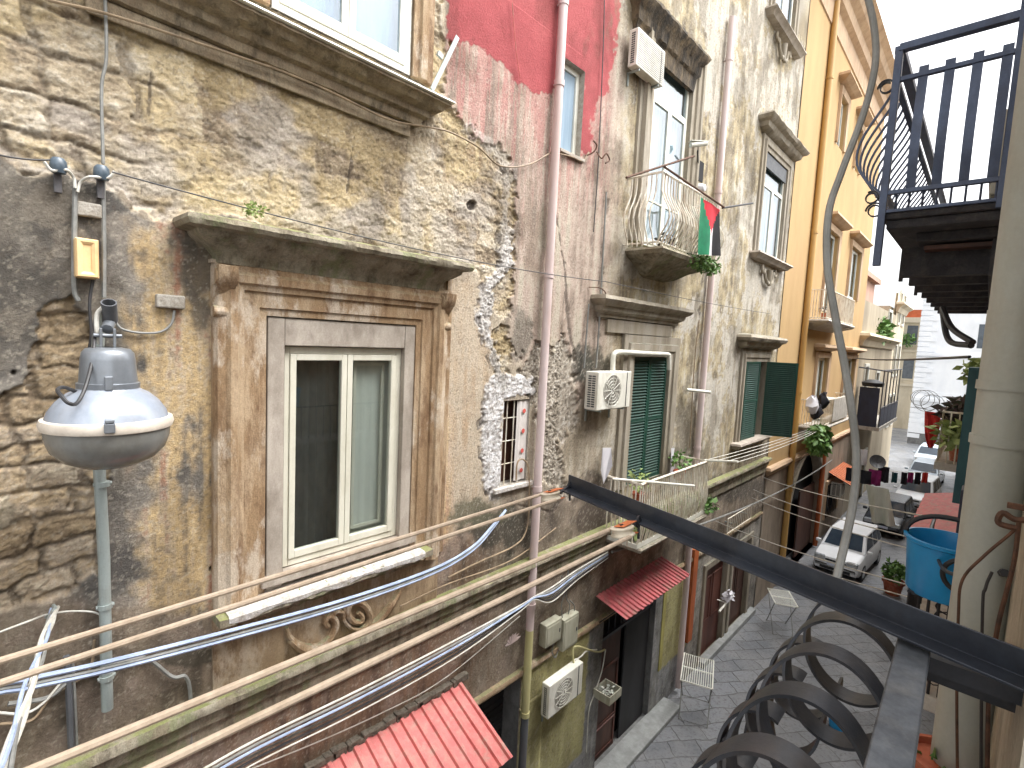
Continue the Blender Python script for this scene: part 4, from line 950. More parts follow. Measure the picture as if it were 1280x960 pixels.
for i,(ix,iy,lab) in enumerate(((73,207,'dark insulator block on the render edge, left one of two'),(127,216,'dark insulator block beside the vertical cable, right one of two'))):
    q=W(ix,iy,D-.09); t=thing('insulator',q,lab,'insulator',)
    m=MB(); m.lathe([(.001,.05),(.03,.05),(.045,.03),(.05,-.02),(.04,-.05),(.001,-.05)],q,14,(0,0,1)); m.build('body','insul',t,smooth=True)
    m=MB(); m.box(q[0]-.012,q[0]+.012,q[1],D+.03,q[2]-.012,q[2]+.012); m.box(q[0]-.02,q[0]+.02,D-.05,D-.01,q[2]-.17,q[2]+.0); m.build('bracket','ironpipe',t)
Ys=D-.07
cable([W(55,202,D-.12),W(65,213,D-.12),W(82,212,D-.12),W(92,222,Ys),W(94,235,Ys)],.010,'cablewhite','white cable loop round the left insulator')
cable([W(143,214,D-.12),W(135,222,D-.12),W(112,221,D-.12),W(101,228,Ys),W(97,240,Ys)],.010,'cablewhite','white cable loop round the right insulator')
cable([W(94,235,D-.04),W(93,300,D-.05),W(93,360,D-.04),W(98,376,D-.04)],.016,'cablegrey','grey conduit running down past the left side of the peach box')
cable([W(131,-20,D-.03),W(133,70,D-.03),W(127,110,D-.03),W(129,205,D-.04)],.011,'cablegrey','grey cable hanging on the exposed stone above the insulators')
cable([W(129,225,D-.03),W(130,300,D-.03),W(130,372,D-.03)],.014,'cablegrey','grey cable between the right insulator and the street lamp')
cable([W(143,400,D-.03),W(152,411,D-.03),W(175,416,D-.03),W(200,415,D-.03),W(214,405,D-.03),W(218,388,D-.03)],.010,'cablegrey','grey cable sagging from the street lamp to the smeared junction box')
cable([W(116,350,D-.04),W(112,380,D-.05),W(114,420,D-.05),W(108,450,D-.05)],.010,'cableblack','black cable dropping from the peach box behind the lamp')
cable([W(60,0,D-.07),W(150,22,D-.07),W(320,78,D-.07),W(352,89,D-.07),W(412,114,D-.07),W(485,149,D-.07),W(530,158,D-.06),W(562,165,D-.05),W(598,184,D-.05),W(625,207,D-.04),W(660,206,D-.05),W(690,190,D-.05)],.010,'cablebrown','beige cable following the underside of the upper ledge and crossing to the pink pipe')
cable([W(690,190,D-.05),W(715,196,D-.05),W(728,201,D-.04),W(736,190,D-.03)],.008,'cablebrown','short beige cable under the niche sill in the red wall')
tag(MB().tube(sag(W(-60,176,D-.45),W(62,200,D-.15),.03),.006,5).build('wire','cableblack'),'thin dark wire arriving at the left insulator','wire')
tag(MB().tube(sag(W(140,215,D-.15),W(757,352,D-.45),.10,30)+sag(W(757,352,D-.45),W(962,392,D-.40),.03)[1:],.006,5).build('wire','cableblack'),'thin dark wire strung across the front just above the window cornice','wire')
cable([W(756,-30,D-.05),W(754,60,D-.05),W(748,200,D-.05),W(742,290,D-.05)],.009,'cableblack','dark vertical cable down the red wall right of the niche')
cable([W(874,400,D-.05),W(868,455,D-.05),W(862,560,D-.05)],.012,'cablebrown','thin brown vertical cable between the green door and the second pink pipe')
cable([W(730,460,D-.05),W(733,420,D-.05),W(736,380,D-.04)],.014,'cablegrey','grey vertical conduit above the middle air conditioner')
cable([W(745,460,D-.05),W(748,420,D-.05),W(752,350,D-.04),W(758,240,D-.04)],.014,'cablegrey','tall grey conduit rising from the middle air conditioner to the iron hooks')
cable([W(640,0,D-.04),W(645,60,D-.04),W(650,96,D-.04)],.006,'redsheet','thin red cable hanging over the painted red wall','cable')
# iron hooks right of the niche
m=MB(); m.tube(bez([W(732,195,D-.02),W(742,190,D-.1),W(746,182,D-.14),W(742,176,D-.14)],5),.012,6); m.tube(bez([W(746,190,D-.02),W(752,198,D-.12),W(758,192,D-.16),W(762,200,D-.16),W(757,204,D-.16)],5),.012,6)
tag(m.build('iron_hook','rustiron'),'twisted black iron hook between the red wall and the balcony door','hook')
m=MB(); m.tube(bez([W(736,359,D-.02),W(750,360,D-.12),W(757,366,D-.16),W(756,373,D-.16),W(750,370,D-.16)],5),.009,6); tag(m.build('iron_hook','rustiron'),'thin iron hook above the middle air conditioner left of the stone hood','hook')
# ------------------------------------------------------------------ cables along the lower wall
Yc=D-.36
for i,(dy,r_,mt_) in enumerate(((0,.017,'cableblue'),(7,.013,'cablegrey'),(11,.017,'cableblue'))):
    cable([(-5,Yc,W(-60,872+dy,Yc)[2]-.1*i),(-1.5,Yc,W(-60,872+dy,Yc)[2]-.02*i),W(-60,872+dy,Yc),W(40,848+dy,Yc),W(140,826+dy,Yc),W(290,788+dy*.9,Yc),W(430,750+dy*.7,Yc),W(540,712+dy*.5,Yc),W(590,684+dy*.4,Yc),W(615,658+dy*.3,D-.2),W(632,638,D-.06)],r_,mt_,['upper pale blue cable of the pair passing under the large window','grey cable running between the two pale blue ones','lower pale blue cable of the pair passing under the large window'][i])
bund=[('cablewhite',.012),('cablegrey',.012),('cableblue',.013),('cablegrey',.010),('cableblack',.012),('cablewhite',.008)]
labs=['white cable on top of the lower bundle above the red awning','grey cable second in the lower bundle above the red awning','bluish cable in the middle of the lower bundle above the red awning','thin grey cable below the bluish one in the lower bundle','black cable of the lower bundle above the red awning','thin white cable at the bottom of the lower bundle']
for i,(mt_,r_) in enumerate(bund):
    o_=i*3.6; Y_=D-.24-.02*(i%3)
    cable([(-5,Y_,W(-80,1120+o_*1.5,Y_)[2]-.2),W(-80,1120+o_*1.5,Y_),W(180,1002+o_*1.8,Y_),W(320,925+o_*1.6,Y_),W(450,862+o_*1.5,Y_),W(570,800+o_*1.2,Y_),W(650,757+o_*.4,Y_),W(668,746+o_*.2,Y_),W(690,734+o_,Y_),W(722,712+o_*.7,D-.12),W(760,690+o_*.4,D-.12)],r_,mt_,labs[i],'cable','cables bundled above the red awning')
cable([W(-60,1100,D-.12),W(330,955,D-.12),W(480,890,D-.12),W(560,845,D-.12),W(650,770,D-.12)],.007,'cablewhite','thin pale wire sagging close above the red awning edge','cable')
cable([W(10,880,D-.05),W(60,872,D-.05),W(90,850,D-.05),W(140,832,D-.04),W(180,822,D-.04),W(215,846,D-.04),W(232,846,D-.04),W(238,870,D-.04),W(239,940,D-.04)],.016,'cablegrey','grey conduit arching over the rusty patch at lower left')
cable([W(0,905,D-.05),W(40,900,D-.05),W(65,870,D-.05),W(110,840,D-.04),W(118,800,D-.05)],.010,'cablebrown','beige loop of cable drooping at the lower left corner')
cable([W(-10,890,D-.06),W(30,892,D-.06),W(55,878,D-.06),W(80,850,D-.05),W(98,842,D-.04)],.010,'cablewhite','white loop of cable drooping at the lower left corner')
for xx,lab,mt_ in ((86,'dark vertical conduit at lower left beside the lamp pole','ironpipe'),(93,'pale thin vertical conduit at lower left beside the lamp pole','cablegrey')):
    cable([W(xx-3,820,D-.05),W(xx,860,D-.05),W(xx+6,1000,D-.05)],.022 if xx==86 else .009,mt_,lab)
cable([W(0,790,D-.3),W(40,775,D-.3),W(60,768,D-.1),W(90,764,D-.06),W(120,766,D-.08),W(135,778,D-.1)],.007,'cablewhite','thin white wire from the wall anchor to the lamp pole')
# anchor and twisted service cable crossing towards us
q=W(68,760,D-.05)
m=MB(); m.tube(bez([q+np.array((0,.05,0)),q+np.array((0,-.06,.02)),q+np.array((-.03,-.09,0)),q+np.array((-.05,-.05,-.03))],5),.012,6); tag(m.build('anchor_hook','galv'),'galvanised hook in the grey render holding the service cables','hook')
e=PD(-12,1010,1.9); e=q+(e-q)*((q[1]+.1)/(q[1]-e[1]))
labs=['white service cable reaching from the wall hook towards the viewer','pale service cable twisted beside the white one','bluish service cable of the twisted group at the left edge','grey service cable of the twisted group at the left edge']
for i,(dx,dy,mt_) in enumerate(((0,0,'cablewhite'),(.045,.0,'cablegrey'),(-.03,.03,'cableblue'),(.02,-.04,'cablewhite'))):
    P_=[]
    for k_ in range(61):
        t=k_/60; b_=q+(e-q)*t; tw=1 if t<.35 else 1
        P_.append(b_+np.array((dx*t+.018*math.cos(t*24+i*1.57)*(1-t),.018*math.sin(t*24+i*1.57)*(1-t),dy*t)))
    m=MB(); m.tube(P_,.010+.004*(i==0),6); tag(m.build('service_cable',mt_,smooth=True),labs[i],'cable','service cables on the wall hook')
cable([W(560,722,D-.06),W(600,702,D-.06),W(640,684,D-.06),W(656,668,D-.06),W(661,640,D-.06),W(661,590,D-.06),W(655,575,D-.06),W(647,578,D-.06),W(645,600,D-.05)],.012,'cablebrown','beige conduit bending up beside the small barred window')
cable([W(500,758,D-.2),W(560,730,D-.2),W(640,700,D-.08),W(695,660,D-.06)],.009,'cablebrown','beige cable lying along the mossy belt left of the pink pipe')
# white pipe stub on the second drainpipe
m=MB(); q=W(858,487,D-.12); e=W(886,490,D-.3); m.tube([q,e],.035,10); m.tube([e,e+nm(e-q)*.03],.042,10); tag(m.build('pipe_stub','pvc',smooth=True),'short white pipe stub sticking out beside the second pink drainpipe','pipe')
# ------------------------------------------------------------------ things on the balconies
def pot(c,r,h,label,leafmat='leaf',lr=.18,n=60,ls=.1,seed=1,mat='terracotta',name='potted_plant',lz_=.1,group=None):
    t=thing(name,c,label,'potted plant',group)
    m=MB(); m.lathe([(.001,0),(r*.72,0),(r*.95,h*.82),(r*1.08,h*.82),(r*1.08,h),(r*.95,h),(r*.93,h*.9),(.001,h*.9)],c,16); m.build('pot',mat,t,smooth=True)
    m=MB(); rnd=random.Random(seed)
    for i in range(5): m.tube([(c[0],c[1],c[2]+h*.85),(c[0]+rnd.uniform(-1,1)*lr*.5,c[1]+rnd.uniform(-1,1)*lr*.5,c[2]+h+lr*rnd.uniform(.6,1.4))],[.008,.004],5)
    m.build('stems','stem',t)
    m=MB(); m.leaves((c[0],c[1],c[2]+h+lz_+lr*.6),(lr,lr,lr*1.1),n,ls,seed); m.build('leaves',leafmat,t)
    return t
# flag, poles, camera on the upper balcony
ztop=W(822,208,yo_u:=qo[1])[2]
Yu=qo[1]
def P3(px_,py_,y_): return W(px_,py_,y_)
a_=P3(783,222,Yu+.75); b_=P3(868,195,Yu+.05)
m=MB(); m.tube([W(783,222,Yu+.02),W(868,195,Yu-.15)],.018,8); tag(m.build('rusty_pole','rustiron',smooth=True),'rusty pole slanting over the upper balcony railing, pointing up to the right','pole')
m=MB(); m.tube([W(828,207,Yu-.02),W(905,259,Yu-.30)],.018,8); tag(m.build('rusty_pole','rustiron',smooth=True),'rusty pole slanting down to the right with the flag on its end','pole')
m=MB(); m.tube([W(903,260,Yu-.28),W(941,254,Yu-.40)],.018,8); tag(m.build('black_pole','blackiron',smooth=True),'short black pole pointing right from beside the flag','pole')
# flag: a hanging banner, folded
P0=W(878,243,Yu-.2); m=MB(); 
def fq(u,v):   # u across 0..1, v down 0..1
    L=W(876+u*0,246,Yu-.18); Rr_=W(900,262,Yu-.24); bl=W(875,318,Yu-.18); br_=W(898,320,Yu-.22)
    q=(L*(1-u)+Rr_*u)*(1-v)+(bl*(1-u)+br_*u)*v
    q=q+np.array((0,.035*math.sin(u*9+v*2)*(.3+v),0)); return q
N=18; vs=[fq(i/N,j/N) for j in range(N+1) for i in range(N+1)]
m.v=[tuple(q) for q in vs]
for j in range(N):
    for i in range(N):
        u=(i+.5)/N; v=(j+.5)/N
        apex=.62; k_=0
        if abs(u-.55)<(.45*(1-v/apex)) and v<apex and u>.2+v*.55-.05: k_=1
        elif u<.46: k_=0
        elif u<.74: k_=2
        else: k_=3
        m.f.append((j*(N+1)+i,j*(N+1)+i+1,(j+1)*(N+1)+i+1,(j+1)*(N+1)+i)); m.m.append(k_)
tag(m.build('flag',['fgreen','fred','fwhite','fblack'],smooth=True,fixn=False),'green, red, white and black flag hanging from the upper balcony railing','flag')
q=W(874,182,D-.25); t=thing('security_camera',q,'small white security camera on the wall above the flag','camera')
m=MB(); m.tube([q+np.array((-.22,.08,-.04)),q+np.array((.1,-.1,.05))],.05,12); m.build('camera_body','pvc',t,smooth=True,bevel=.006)
m=MB(); m.tube([W(872,188,D-.2),W(873,215,D-.06),W(873,225,D+.01)],.015,6); m.build('camera_arm','blackiron',t)
m=MB(); m.obox(q+np.array((-.05,-.01,.06)),(.19,-.09,.03),(.03,.05,0),(0,0,.006)); m.build('sun_hood','pvc',t)
m=MB(); q=W(873,236,D-.02); m.lathe([(.001,.16),(.07,.14),(.1,.05),(.09,-.05),(.001,-.1)],q,12,(0,-1,0)); tag(m.build('wall_light','clothwhite',smooth=True),'small round white wall light just above the flag','light')
m=MB(); m.box(*[v for v in (W(868,205,D)[0],W(879,205,D)[0],D-.02,D+.02,W(873,226,D)[2],W(873,200,D)[2])]); m.build('recess_shade_patch','dark',B)  # dark block flat on the wall, its colour stands in for recess shade
# weeds on the upper slab
zq_=W(860,318,Yu)[2]; t=MB().leaves((xbR-.55,Yu+.02,zq_-.05),(.75,.16,.16),420,.10,5,.4); tag(t.build('balcony_weeds','leaf'),'green weeds spilling over the right corner of the upper balcony','plant')
t=MB().leaves((xbL+1.0,Yu+.35,zq_+.18),(.3,.2,.2),90,.10,6); tag(t.build('dry_plant','leafdark'),'small dark plant behind the bars of the upper balcony','plant')
# lower balcony
def onlow(px_,y_=None): q=W(px_,650,yl+.3); return q[0]
pot((xl0_+.45,yl+.28,zl_+.66),.13,.22,'terracotta pot hung at the left end of the lower balcony railing','leafpale',.2,70,.10,3)
t=MB().leaves(((xl0_+xl1_)/2+.6,yl+.22,zl_+.30),((xl1_-xl0_)*.36,.12,.22),190,.11,8); tag(t.build('balcony_greenery','leafpale'),'pale green plants growing along the inside of the lower balcony railing','plant')
t=MB().leaves((xl0_+.75,yl+.25,zl_+.28),(.55,.16,.2),150,.16,9); tag(t.build('spiky_grass','leafpale'),'long yellow green blades in the left corner of the lower balcony','plant')
t=MB().leaves((xl1_+.05,yl+.05,zl_+.16),(.25,.15,.16),90,.14,10); tag(t.build('trailing_plant','leaf'),'bright green plant poking out at the right end of the lower balcony','plant')
pot((xl1_-.6,D-.3,zl_+.75),.12,.2,'small potted plant by the jamb right of the green door','leaf',.2,60,.12,11)
m=MB(); q=W(838,585,D-.1); 
vs=[];fs=[]
for i in range(9):
    t=i/8
    for j in range(9):
        s_=j/8; w_=.30*(1-.75*abs(s_-.55)); vs.append((q[0]+(t-.5)*w_,D-.12-.05*math.sin(t*5+s_*3),q[2]+.45-.85*s_))
for i in range(8):
    for j in range(8): fs.append((i*9+j,(i+1)*9+j,(i+1)*9+j+1,i*9+j+1))
tag(m.add(vs,fs).build('white_rag','clothwhite',smooth=True,fixn=False),'grey white rag hanging on the wall right of the green door','cloth')
m=MB(); q=W(757,580,D-.12); m.add([q+np.array(v) for v in ((-.12,0,.3),(.1,-.03,.28),(.16,-.04,-.05),(-.02,0,-.35),(-.1,.02,-.1))],[(0,1,2,3,4)]); m.prism([q+np.array(v) for v in ((-.12,0,.3),(.1,-.03,.28),(.16,-.04,-.05),(-.02,0,-.35),(-.1,.02,-.1))],(0,0,0),(0,.01,0))
tag(m.build('white_rag','clothwhite'),'small pale rag at the left end of the lower balcony','cloth')
zr=zl_+hl
m=MB(); m.tube([(xl0_-.15,yl+.5,zr+.04),(xl0_+.3,yl+.0,zr+.02),(xl0_+.85,yl-.55,zr-.02)],.022,8); tag(m.build('laundry_pole','pvc',smooth=True),'white laundry pole reaching out from the left corner of the lower railing','laundry pole')
m=MB(); e=W(923,577,yl-.55); m.tube([(xl1_-.15,yl+.1,zr+.02),e],.024,8); tag(m.build('laundry_pole','pvc',smooth=True),'white laundry pole reaching out from the right corner of the lower railing','laundry pole')
LA=e
# laundry lines of the lower balcony towards the yellow house
for i in range(4):
    a_=LA+np.array((-.1-.35*i*.2,.16*i,0)); e2=W(1040+i*4,528-i*3,D-.35-.1*(3-i)); m=MB(); m.tube(sag(a_,e2,.12,16),.008,4); tag(m.build('laundry_line','cablewhite'),'white laundry line running from the lower balcony to the yellow house','laundry line','laundry lines from the lower balcony')
m=MB(); m.tube(sag(W(765,690,D-.15),W(1040,575,D-.25),.35,20),.022,6); tag(m.build('slack_cable','cablegrey',smooth=True),'thick grey cable sagging below the belt from the lower balcony to the yellow house','cable')
# box planter by the brown door
q=W(765,870,D-.5); xx0=W(757,880,D-.3)[0]
t=thing('planter_box',(xx0+.2,D-.3,q[2]),'small wooden crate fixed to the grey wall beside the brown door','planter')
m=MB(); zz=PX(765,885,xx0)[2]
m.box(xx0,xx0+.42,D-.38,D-.36,zz,zz+.16); m.box(xx0,xx0+.42,D-.04,D-.02,zz,zz+.16); m.box(xx0,xx0+.02,D-.36,D-.04,zz,zz+.16); m.box(xx0+.4,xx0+.42,D-.36,D-.04,zz,zz+.16); m.build('crate','meterbox',t)
m=MB(); m.leaves((xx0+.2,D-.2,zz+.1),(.16,.12,.06),60,.08,3); m.build('dried_flowers','sheetwhite',t)
# dried leaf fan on the belt
q=W(638,806,D-.2); m=MB(); 
for i in range(7): a_=math.pi*(.15+.12*i); m.add([q,q+np.array((math.cos(a_-.2)*.12,-.03,math.sin(a_-.2)*.14)),q+np.array((math.cos(a_)*.19,-.05,math.sin(a_)*.2)),q+np.array((math.cos(a_+.2)*.12,-.02,math.sin(a_+.2)*.14))],[(0,1,2,3)])
tag(m.build('paper_fan','pinkpipe'),'pale pink crumpled leaf caught beside the pink drainpipe above the black shop','leaf')
# ------------------------------------------------------------------ street
m=MB(); m.add([(-150,-150,0),(300,-150,0),(300,200,0),(-150,200,0)],[(0,1,2,3)]); tag(m.build('street','basalt',fixn=False),kind='structure')
# ------------------------------------------------------------------ yellow building
XY1=W(1076,420)[0]; zy=W(1070,45)[2]; print('yellow',XE,XY1,zy,W(1049,0)[2],W(1086,81)[2])
G=thing('yellow_building',(XE,D,0),'ochre yellow house with a yellow drainpipe beyond the old palazzo','building')
def bx(name,mat,parent,*a,bev=0): m=MB(); m.box(*a); return m.build(name,mat,parent,bevel=bev)
def facade(x0,x1,z0,z1,ops,mat,parent,thick=.3,Y=D-.02,name='wall'):
    """wall slab with real openings: cells of the grid spanned by the opening edges"""
    xs=sorted({x0,x1}|{v for o in ops for v in o[:2]}); zs=sorted({z0,z1}|{v for o in ops for v in o[2:]}); m=MB()
    ins=lambda cx,cz: any(o[0]<cx<o[1] and o[2]<cz<o[3] for o in ops)
    for i in range(len(xs)-1):
        for j in range(len(zs)-1):
            cx,cz=(xs[i]+xs[i+1])/2,(zs[j]+zs[j+1])/2
            if ins(cx,cz): continue
            m.add([(xs[i],Y,zs[j]),(xs[i+1],Y,zs[j]),(xs[i+1],Y,zs[j+1]),(xs[i],Y,zs[j+1])],[(0,1,2,3)])
    for a,b_,c,d in ops:
        y1=Y+thick
        m.add([(a,Y,c),(a,y1,c),(a,y1,d),(a,Y,d)],[(0,1,2,3)]); m.add([(b_,Y,c),(b_,Y,d),(b_,y1,d),(b_,y1,c)],[(0,1,2,3)])
        m.add([(a,Y,d),(a,y1,d),(b_,y1,d),(b_,Y,d)],[(0,1,2,3)]); m.add([(a,Y,c),(b_,Y,c),(b_,y1,c),(a,y1,c)],[(0,1,2,3)])
    return m.build(name,mat,parent,fixn=False)
def rx(l,r,y_): return W(l,y_)[0],W(r,y_)[0]
zb=W(990,590)[2]+.6
gops=[]
def go(l,r,ym,zt_,zb_): a_,b_=rx(l,r,ym); o=[a_,b_,zb_,zt_]; gops.append(o); return o
za=W(1040,290)[2]; zb_=W(1035,392)[2]
g1=go(1034,1047,300,za,zb_); z2t=W(1066,315)[2]; g2=go(1060,1073,340,z2t+.2,W(1066,375)[2])
z3t=W(1025,447)[2]; g3=go(1018,1032,470,z3t,W(1022,520)[2]-.6); g4=go(1053,1066,470,z3t,z3t-2.4)
g5=go(1047,1056,150,W(1052,120)[2],W(1052,190)[2]); g6=go(1068,1074,190,g5[3],g5[2])
ar=rx(983,1022,640); zat=W(1000,568)[2]; arch=[ar[0],ar[1],0,zat]; gops.append(arch)
bw=rx(1031,1044,620); g8=[bw[0],bw[1],W(1037,640)[2],W(1037,603)[2]]; gops.append(g8)
print('arch',arch,'g8',g8, g1,g3)
zlow=min(g3[2]-.7,W(990,560)[2])
facade(XE,XY1,zlow,zy,[o for o in gops if o[2]>=zlow-.01],'yellowwall',G)
facade(XE,XY1,0,zlow-.001,[o for o in gops if o[2]<zlow-.01],'yellowlow',G)
m=MB(); m.cornice(XE+.1,XY1-.2,[(0,zlow+.14),(.14,zlow+.12),(.18,zlow+.04),(.12,zlow-.06),(.06,zlow-.16),(0,zlow-.2)]); m.build('belt_course','yellowtrim',G)
m=MB(); m.cornice(XE+.1,XY1-.7,[(0,zy+.5),(.75,zy+.42),(.8,zy+.25),(.6,zy+.1),(.5,zy-.1),(.3,zy-.25),(.25,zy-.55),(.08,zy-.65),(.06,zy-1.3),(0,zy-1.32)]); m.build('roof_cornice','yellowtrim',G)
bx('building_core','farbeige',G,XE+.01,XY1,D+.5,D+9,0,zy)
for o in gops:
    a,b_,c,d=o
    if o is arch:
        # spandrels make the round head
        m=MB(); n_=10; r_=(b_-a)/2; cx=(a+b_)/2
        for s_ in (-1,1):
            pts=[(cx+s_*r_,D-.019,d)]+[(cx+s_*r_*math.cos(t),D-.019,d-r_+r_*math.sin(t)) for t in [math.pi/2*i/n_ for i in range(n_,-1,-1)]]
            m.prism(pts,(0,0,0),(0,.3,0))
        m.build('arch_spandrel','yellowlow',G)
        m=MB(); pts=[(a-.1,D-.05,0)]+[(cx-(r_+.1)*math.cos(math.pi*i/20),D-.05,d-r_+(r_+.1)*math.sin(math.pi*i/20)) for i in range(21)]+[(b_+.1,D-.05,0)]
        m.strip(pts,(0,.1,0),.2); m.build('arch_surround','greystone',G)
        bx('passage_back','dark',G,a-.5,b_+.5,D+.46,D+.48,0,d+.3)
        bx('gate_leaf','wood',G,cx+.1,b_,D+.2,D+.26,0,d-r_*.7)
        continue
    casement([a,b_,c,d],D+.1,'pvc' if o not in (g8,) else 'blackiron',G,2,.06,lw=.06,pane='glassdark' if o is g8 else 'glassblue',back='dark' if o is g8 else 'curtaingrey')
    m=MB(); m.surround(a-.01,b_+.01,c,d,[(0,0),(0,.06),(.1,.07),(.2,.09),(.22,.0)],D-.02); m.build('window_architrave','yellowtrim',G)
    if o not in (g8,):
        zh=d+.35; m=MB(); m.cornice(a-.2,b_+.2,[(0,zh+.2),(.35,zh+.15),(.38,zh+.05),(.2,zh-.05),(0,zh-.1)],Y=D-.02); m.build('window_hood','yellowtrim',G)
a,b_,c,d=g8; m=MB()
for i in range(7): xx=a+(b_-a)*(i+.5)/7; m.tube([(xx,D-.08,c),(xx,D-.08,d)],.014,5)
m.build('window_bars','blackiron',G)
# upper balcony of the yellow house
def ybalc(x0,x1,yo,z,h,n,mat,parent,slabmat='slabwhite',th=.2):
    m=MB(); m.cornice(x0+(D-yo),x1-(D-yo),[(0,z+.002),(D-yo,z),(D-yo+.03,z-.05),(D-yo-.05,z-th*.7),(.2,z-th*1.5),(0,z-th*1.6)],Y=D); s_=m.build('balcony_slab',slabmat,parent)
    railing(x0+.08,x1-.08,yo+.07,z,h,n,8,mat,s_,r=.013); return s_
q0=W(1018,405)[0]; yo1=PX(1024,398,q0)[1]; zz=W(1030,398,D-.7)[2]; print('yb',q0,yo1)
xb0,xb1=W(1020,400,D-.4)[0],W(1066,408,D-.7)[0]
ybalc(xb0,xb1,D-.75,zz,1.0,34,'whiteiron',G)
m=MB(); 
for i in range(4): pot((xb0+.4+.45*i,D-.55,zz+.0),.11,.22,['terracotta pot at the near end of the row on the yellow house upper balcony','second terracotta pot from the near end on the yellow house upper balcony','third terracotta pot from the near end on the yellow house upper balcony','terracotta pot at the far end of the row on the yellow house upper balcony'][i],'leafdark',.14,24,.09,20+i,group='pots on the yellow house upper balcony')
# lower balcony of the yellow house (first floor) over the arch
zz2=W(1035,528,D-.7)[2]-.1; xb0,xb1=W(1012,540,D-.4)[0],W(1062,540,D-.7)[0]
ybalc(xb0,xb1,D-.75,zz2,.95,34,'whiteiron',G)
q=W(1024,548,D-.85); t=MB().leaves(q,(.75,.3,.52),520,.26,31,.9); tag(t.build('hanging_fern','leaf'),'large bright green fern hanging from the yellow house lower balcony','plant')
rnd=random.Random(4)
for i,(px_,py_,mt_,lab) in enumerate(((1015,505,'clothwhite','white bundle of washing at the near end of the yellow house lower balcony'),(1021,512,'clothblack','dark cloth beside the white bundle on the yellow house lower balcony'),(1029,500,'clothblack','black cloth standing above the railing of the yellow house lower balcony'))):
    q=W(px_,py_,D-.8); m=MB(); m.lathe([(.001,-.3),(.13,-.26),(.18,-.06),(.13,.12),(.07,.24),(.001,.26)],q,9); m.v=[(v[0]+rnd.uniform(-.05,.05),v[1]+rnd.uniform(-.05,.05),v[2]+rnd.uniform(-.05,.05)) for v in m.v]; tag(m.build('laundry',mt_,smooth=True),lab,'laundry')
q=W(1040,507,D-.5); ac_unit(q[0]-.45,q[0]+.45,D-.62,q[2]-.3,q[2]+.3,'white air conditioner above the fern on the yellow house lower balcony',False)
q=W(1052,612,D-.5); ac_unit(q[0]-.1,q[0]+.8,D-.5,q[2]-.35,q[2]+.3,'white air conditioner low on the wall behind the small orange awning',True)
bx('parasol_cloth','slabwhite',G,W(1040,540,D-.8)[0],W(1058,540,D-.8)[0],D-.77,D-.75,zz2+.1,zz2+.95)
pipe('drainpipe',W(1012,350,D-.12)[0],D-.12,[zy-.2,0.1],.10,['yellowpipe'],'tall ochre drainpipe on the yellow house left of the dark archway',collars=[zy-3,zy-8,7,3.5])
pipe('drainpipe',W(1027,600,D-.12)[0],D-.12,[zlow,.1],.09,['orangeframe'],'rust red drainpipe right of the dark archway',collars=[3])
xq=W(1034,600)[0]; e=W(1055,590,D-.8)[0]
awning(xq,xq+3.2,D-.03,W(1045,583)[2],D-1.0,W(1045,583)[2]-.45,'rustorange','small orange awning beyond the dark archway',.3)
# ------------------------------------------------------------------ houses farther along the left side
def house(name,label,x0,x1,z,mat,trim,wins,Y=D-.02,roof=True,cat='building'):
    t=thing(name,((x0+x1)/2,Y,0),label,cat); facade(x0,x1,0,z,wins,mat,t,.25,Y); bx('building_core',mat,t,x0+.01,x1,Y+.4,Y+8,0,z)
    if roof: m=MB(); m.cornice(x0+.01,x1-.3,[(0,z+.3),(.4,z+.25),(.45,z+.1),(.2,z-.1),(.1,z-.4),(0,z-.45)],Y=Y); m.build('roof_cornice',trim,t)
    for o in wins:
        a,b_,c,d=o; m=MB(); m.surround(a,b_,c,d,[(0,0),(0,.06),(.16,.07),(.17,0)],Y,True); w_=m.build('window_frame','pvc',t); m=MB(); m.box(a,b_,Y+.15,Y+.18,c,d); m.build('pane','farwin',w_)
    return t
XY2=43.
T=house('grey_house','low grey weathered house with a plant on its terrace behind the black balcony',XY1+.01,XY2,W(1092,425)[2],'farbeige','farcream',[[XY1+2,XY1+3,5.2,7.8],[XY1+6,XY1+7,5.2,7.4],[XY1+4,XY1+5.4,0,2.8],[XY1+8.4,XY1+9.6,9.4,11.2]])
zt2=W(1092,378)[2]*1.08; bx('attic_room','farpink',T,XY1+3,XY2-1,D+1.2,D+7,W(1092,425)[2],zt2+1.0); m=MB(); m.box(XY1+2.7,XY2-.7,D+.9,D+7.3,zt2+1.0,zt2+1.3); m.build('attic_cornice','farpink',T)
zt3=W(1092,425)[2]; t=MB().leaves((XY1+6.5,D+.2,zt3+.6),(2.2,.5,.8),500,.5,41); tag(t.build('terrace_plants','leaf'),'green bush growing on the terrace of the low grey house','plant')
# black balcony with screens
xb0=XY1+.3; q=PX(1068,530,xb0); yo3=D-1.15; zz3=PX(1075,532,xb0)[2]; print('bb',xb0,q,zz3)
s_=bx('balcony_slab','slabwhite',T,xb0,xb0+7,yo3,D,zz3-.18,zz3)
bx('black_screen','darkblue',s_,xb0+.05,xb0+.09,yo3+.15,D-.15,zz3,zz3+2.0); bx('glass_screen','darkblue',s_,xb0+.2,xb0+6.8,yo3+.03,yo3+.06,zz3+.02,zz3+.95)
m=MB()
for i in range(6): xx=xb0+.1+1.3*i; m.tube([(xx,yo3+.05,zz3),(xx,yo3+.05,zz3+2.9)],.03,6)
m.tube([(xb0,yo3+.05,zz3+2.9),(xb0+7,yo3+.05,zz3+2.9)],.04,6); m.tube([(xb0,D,zz3+3.0),(xb0,yo3-.3,zz3+2.85)],.04,6); m.tube([(xb0,yo3+.05,zz3+1.0),(xb0+7,yo3+.05,zz3+1.0)],.03,6); m.build('pergola_frame','ironpipe',s_)
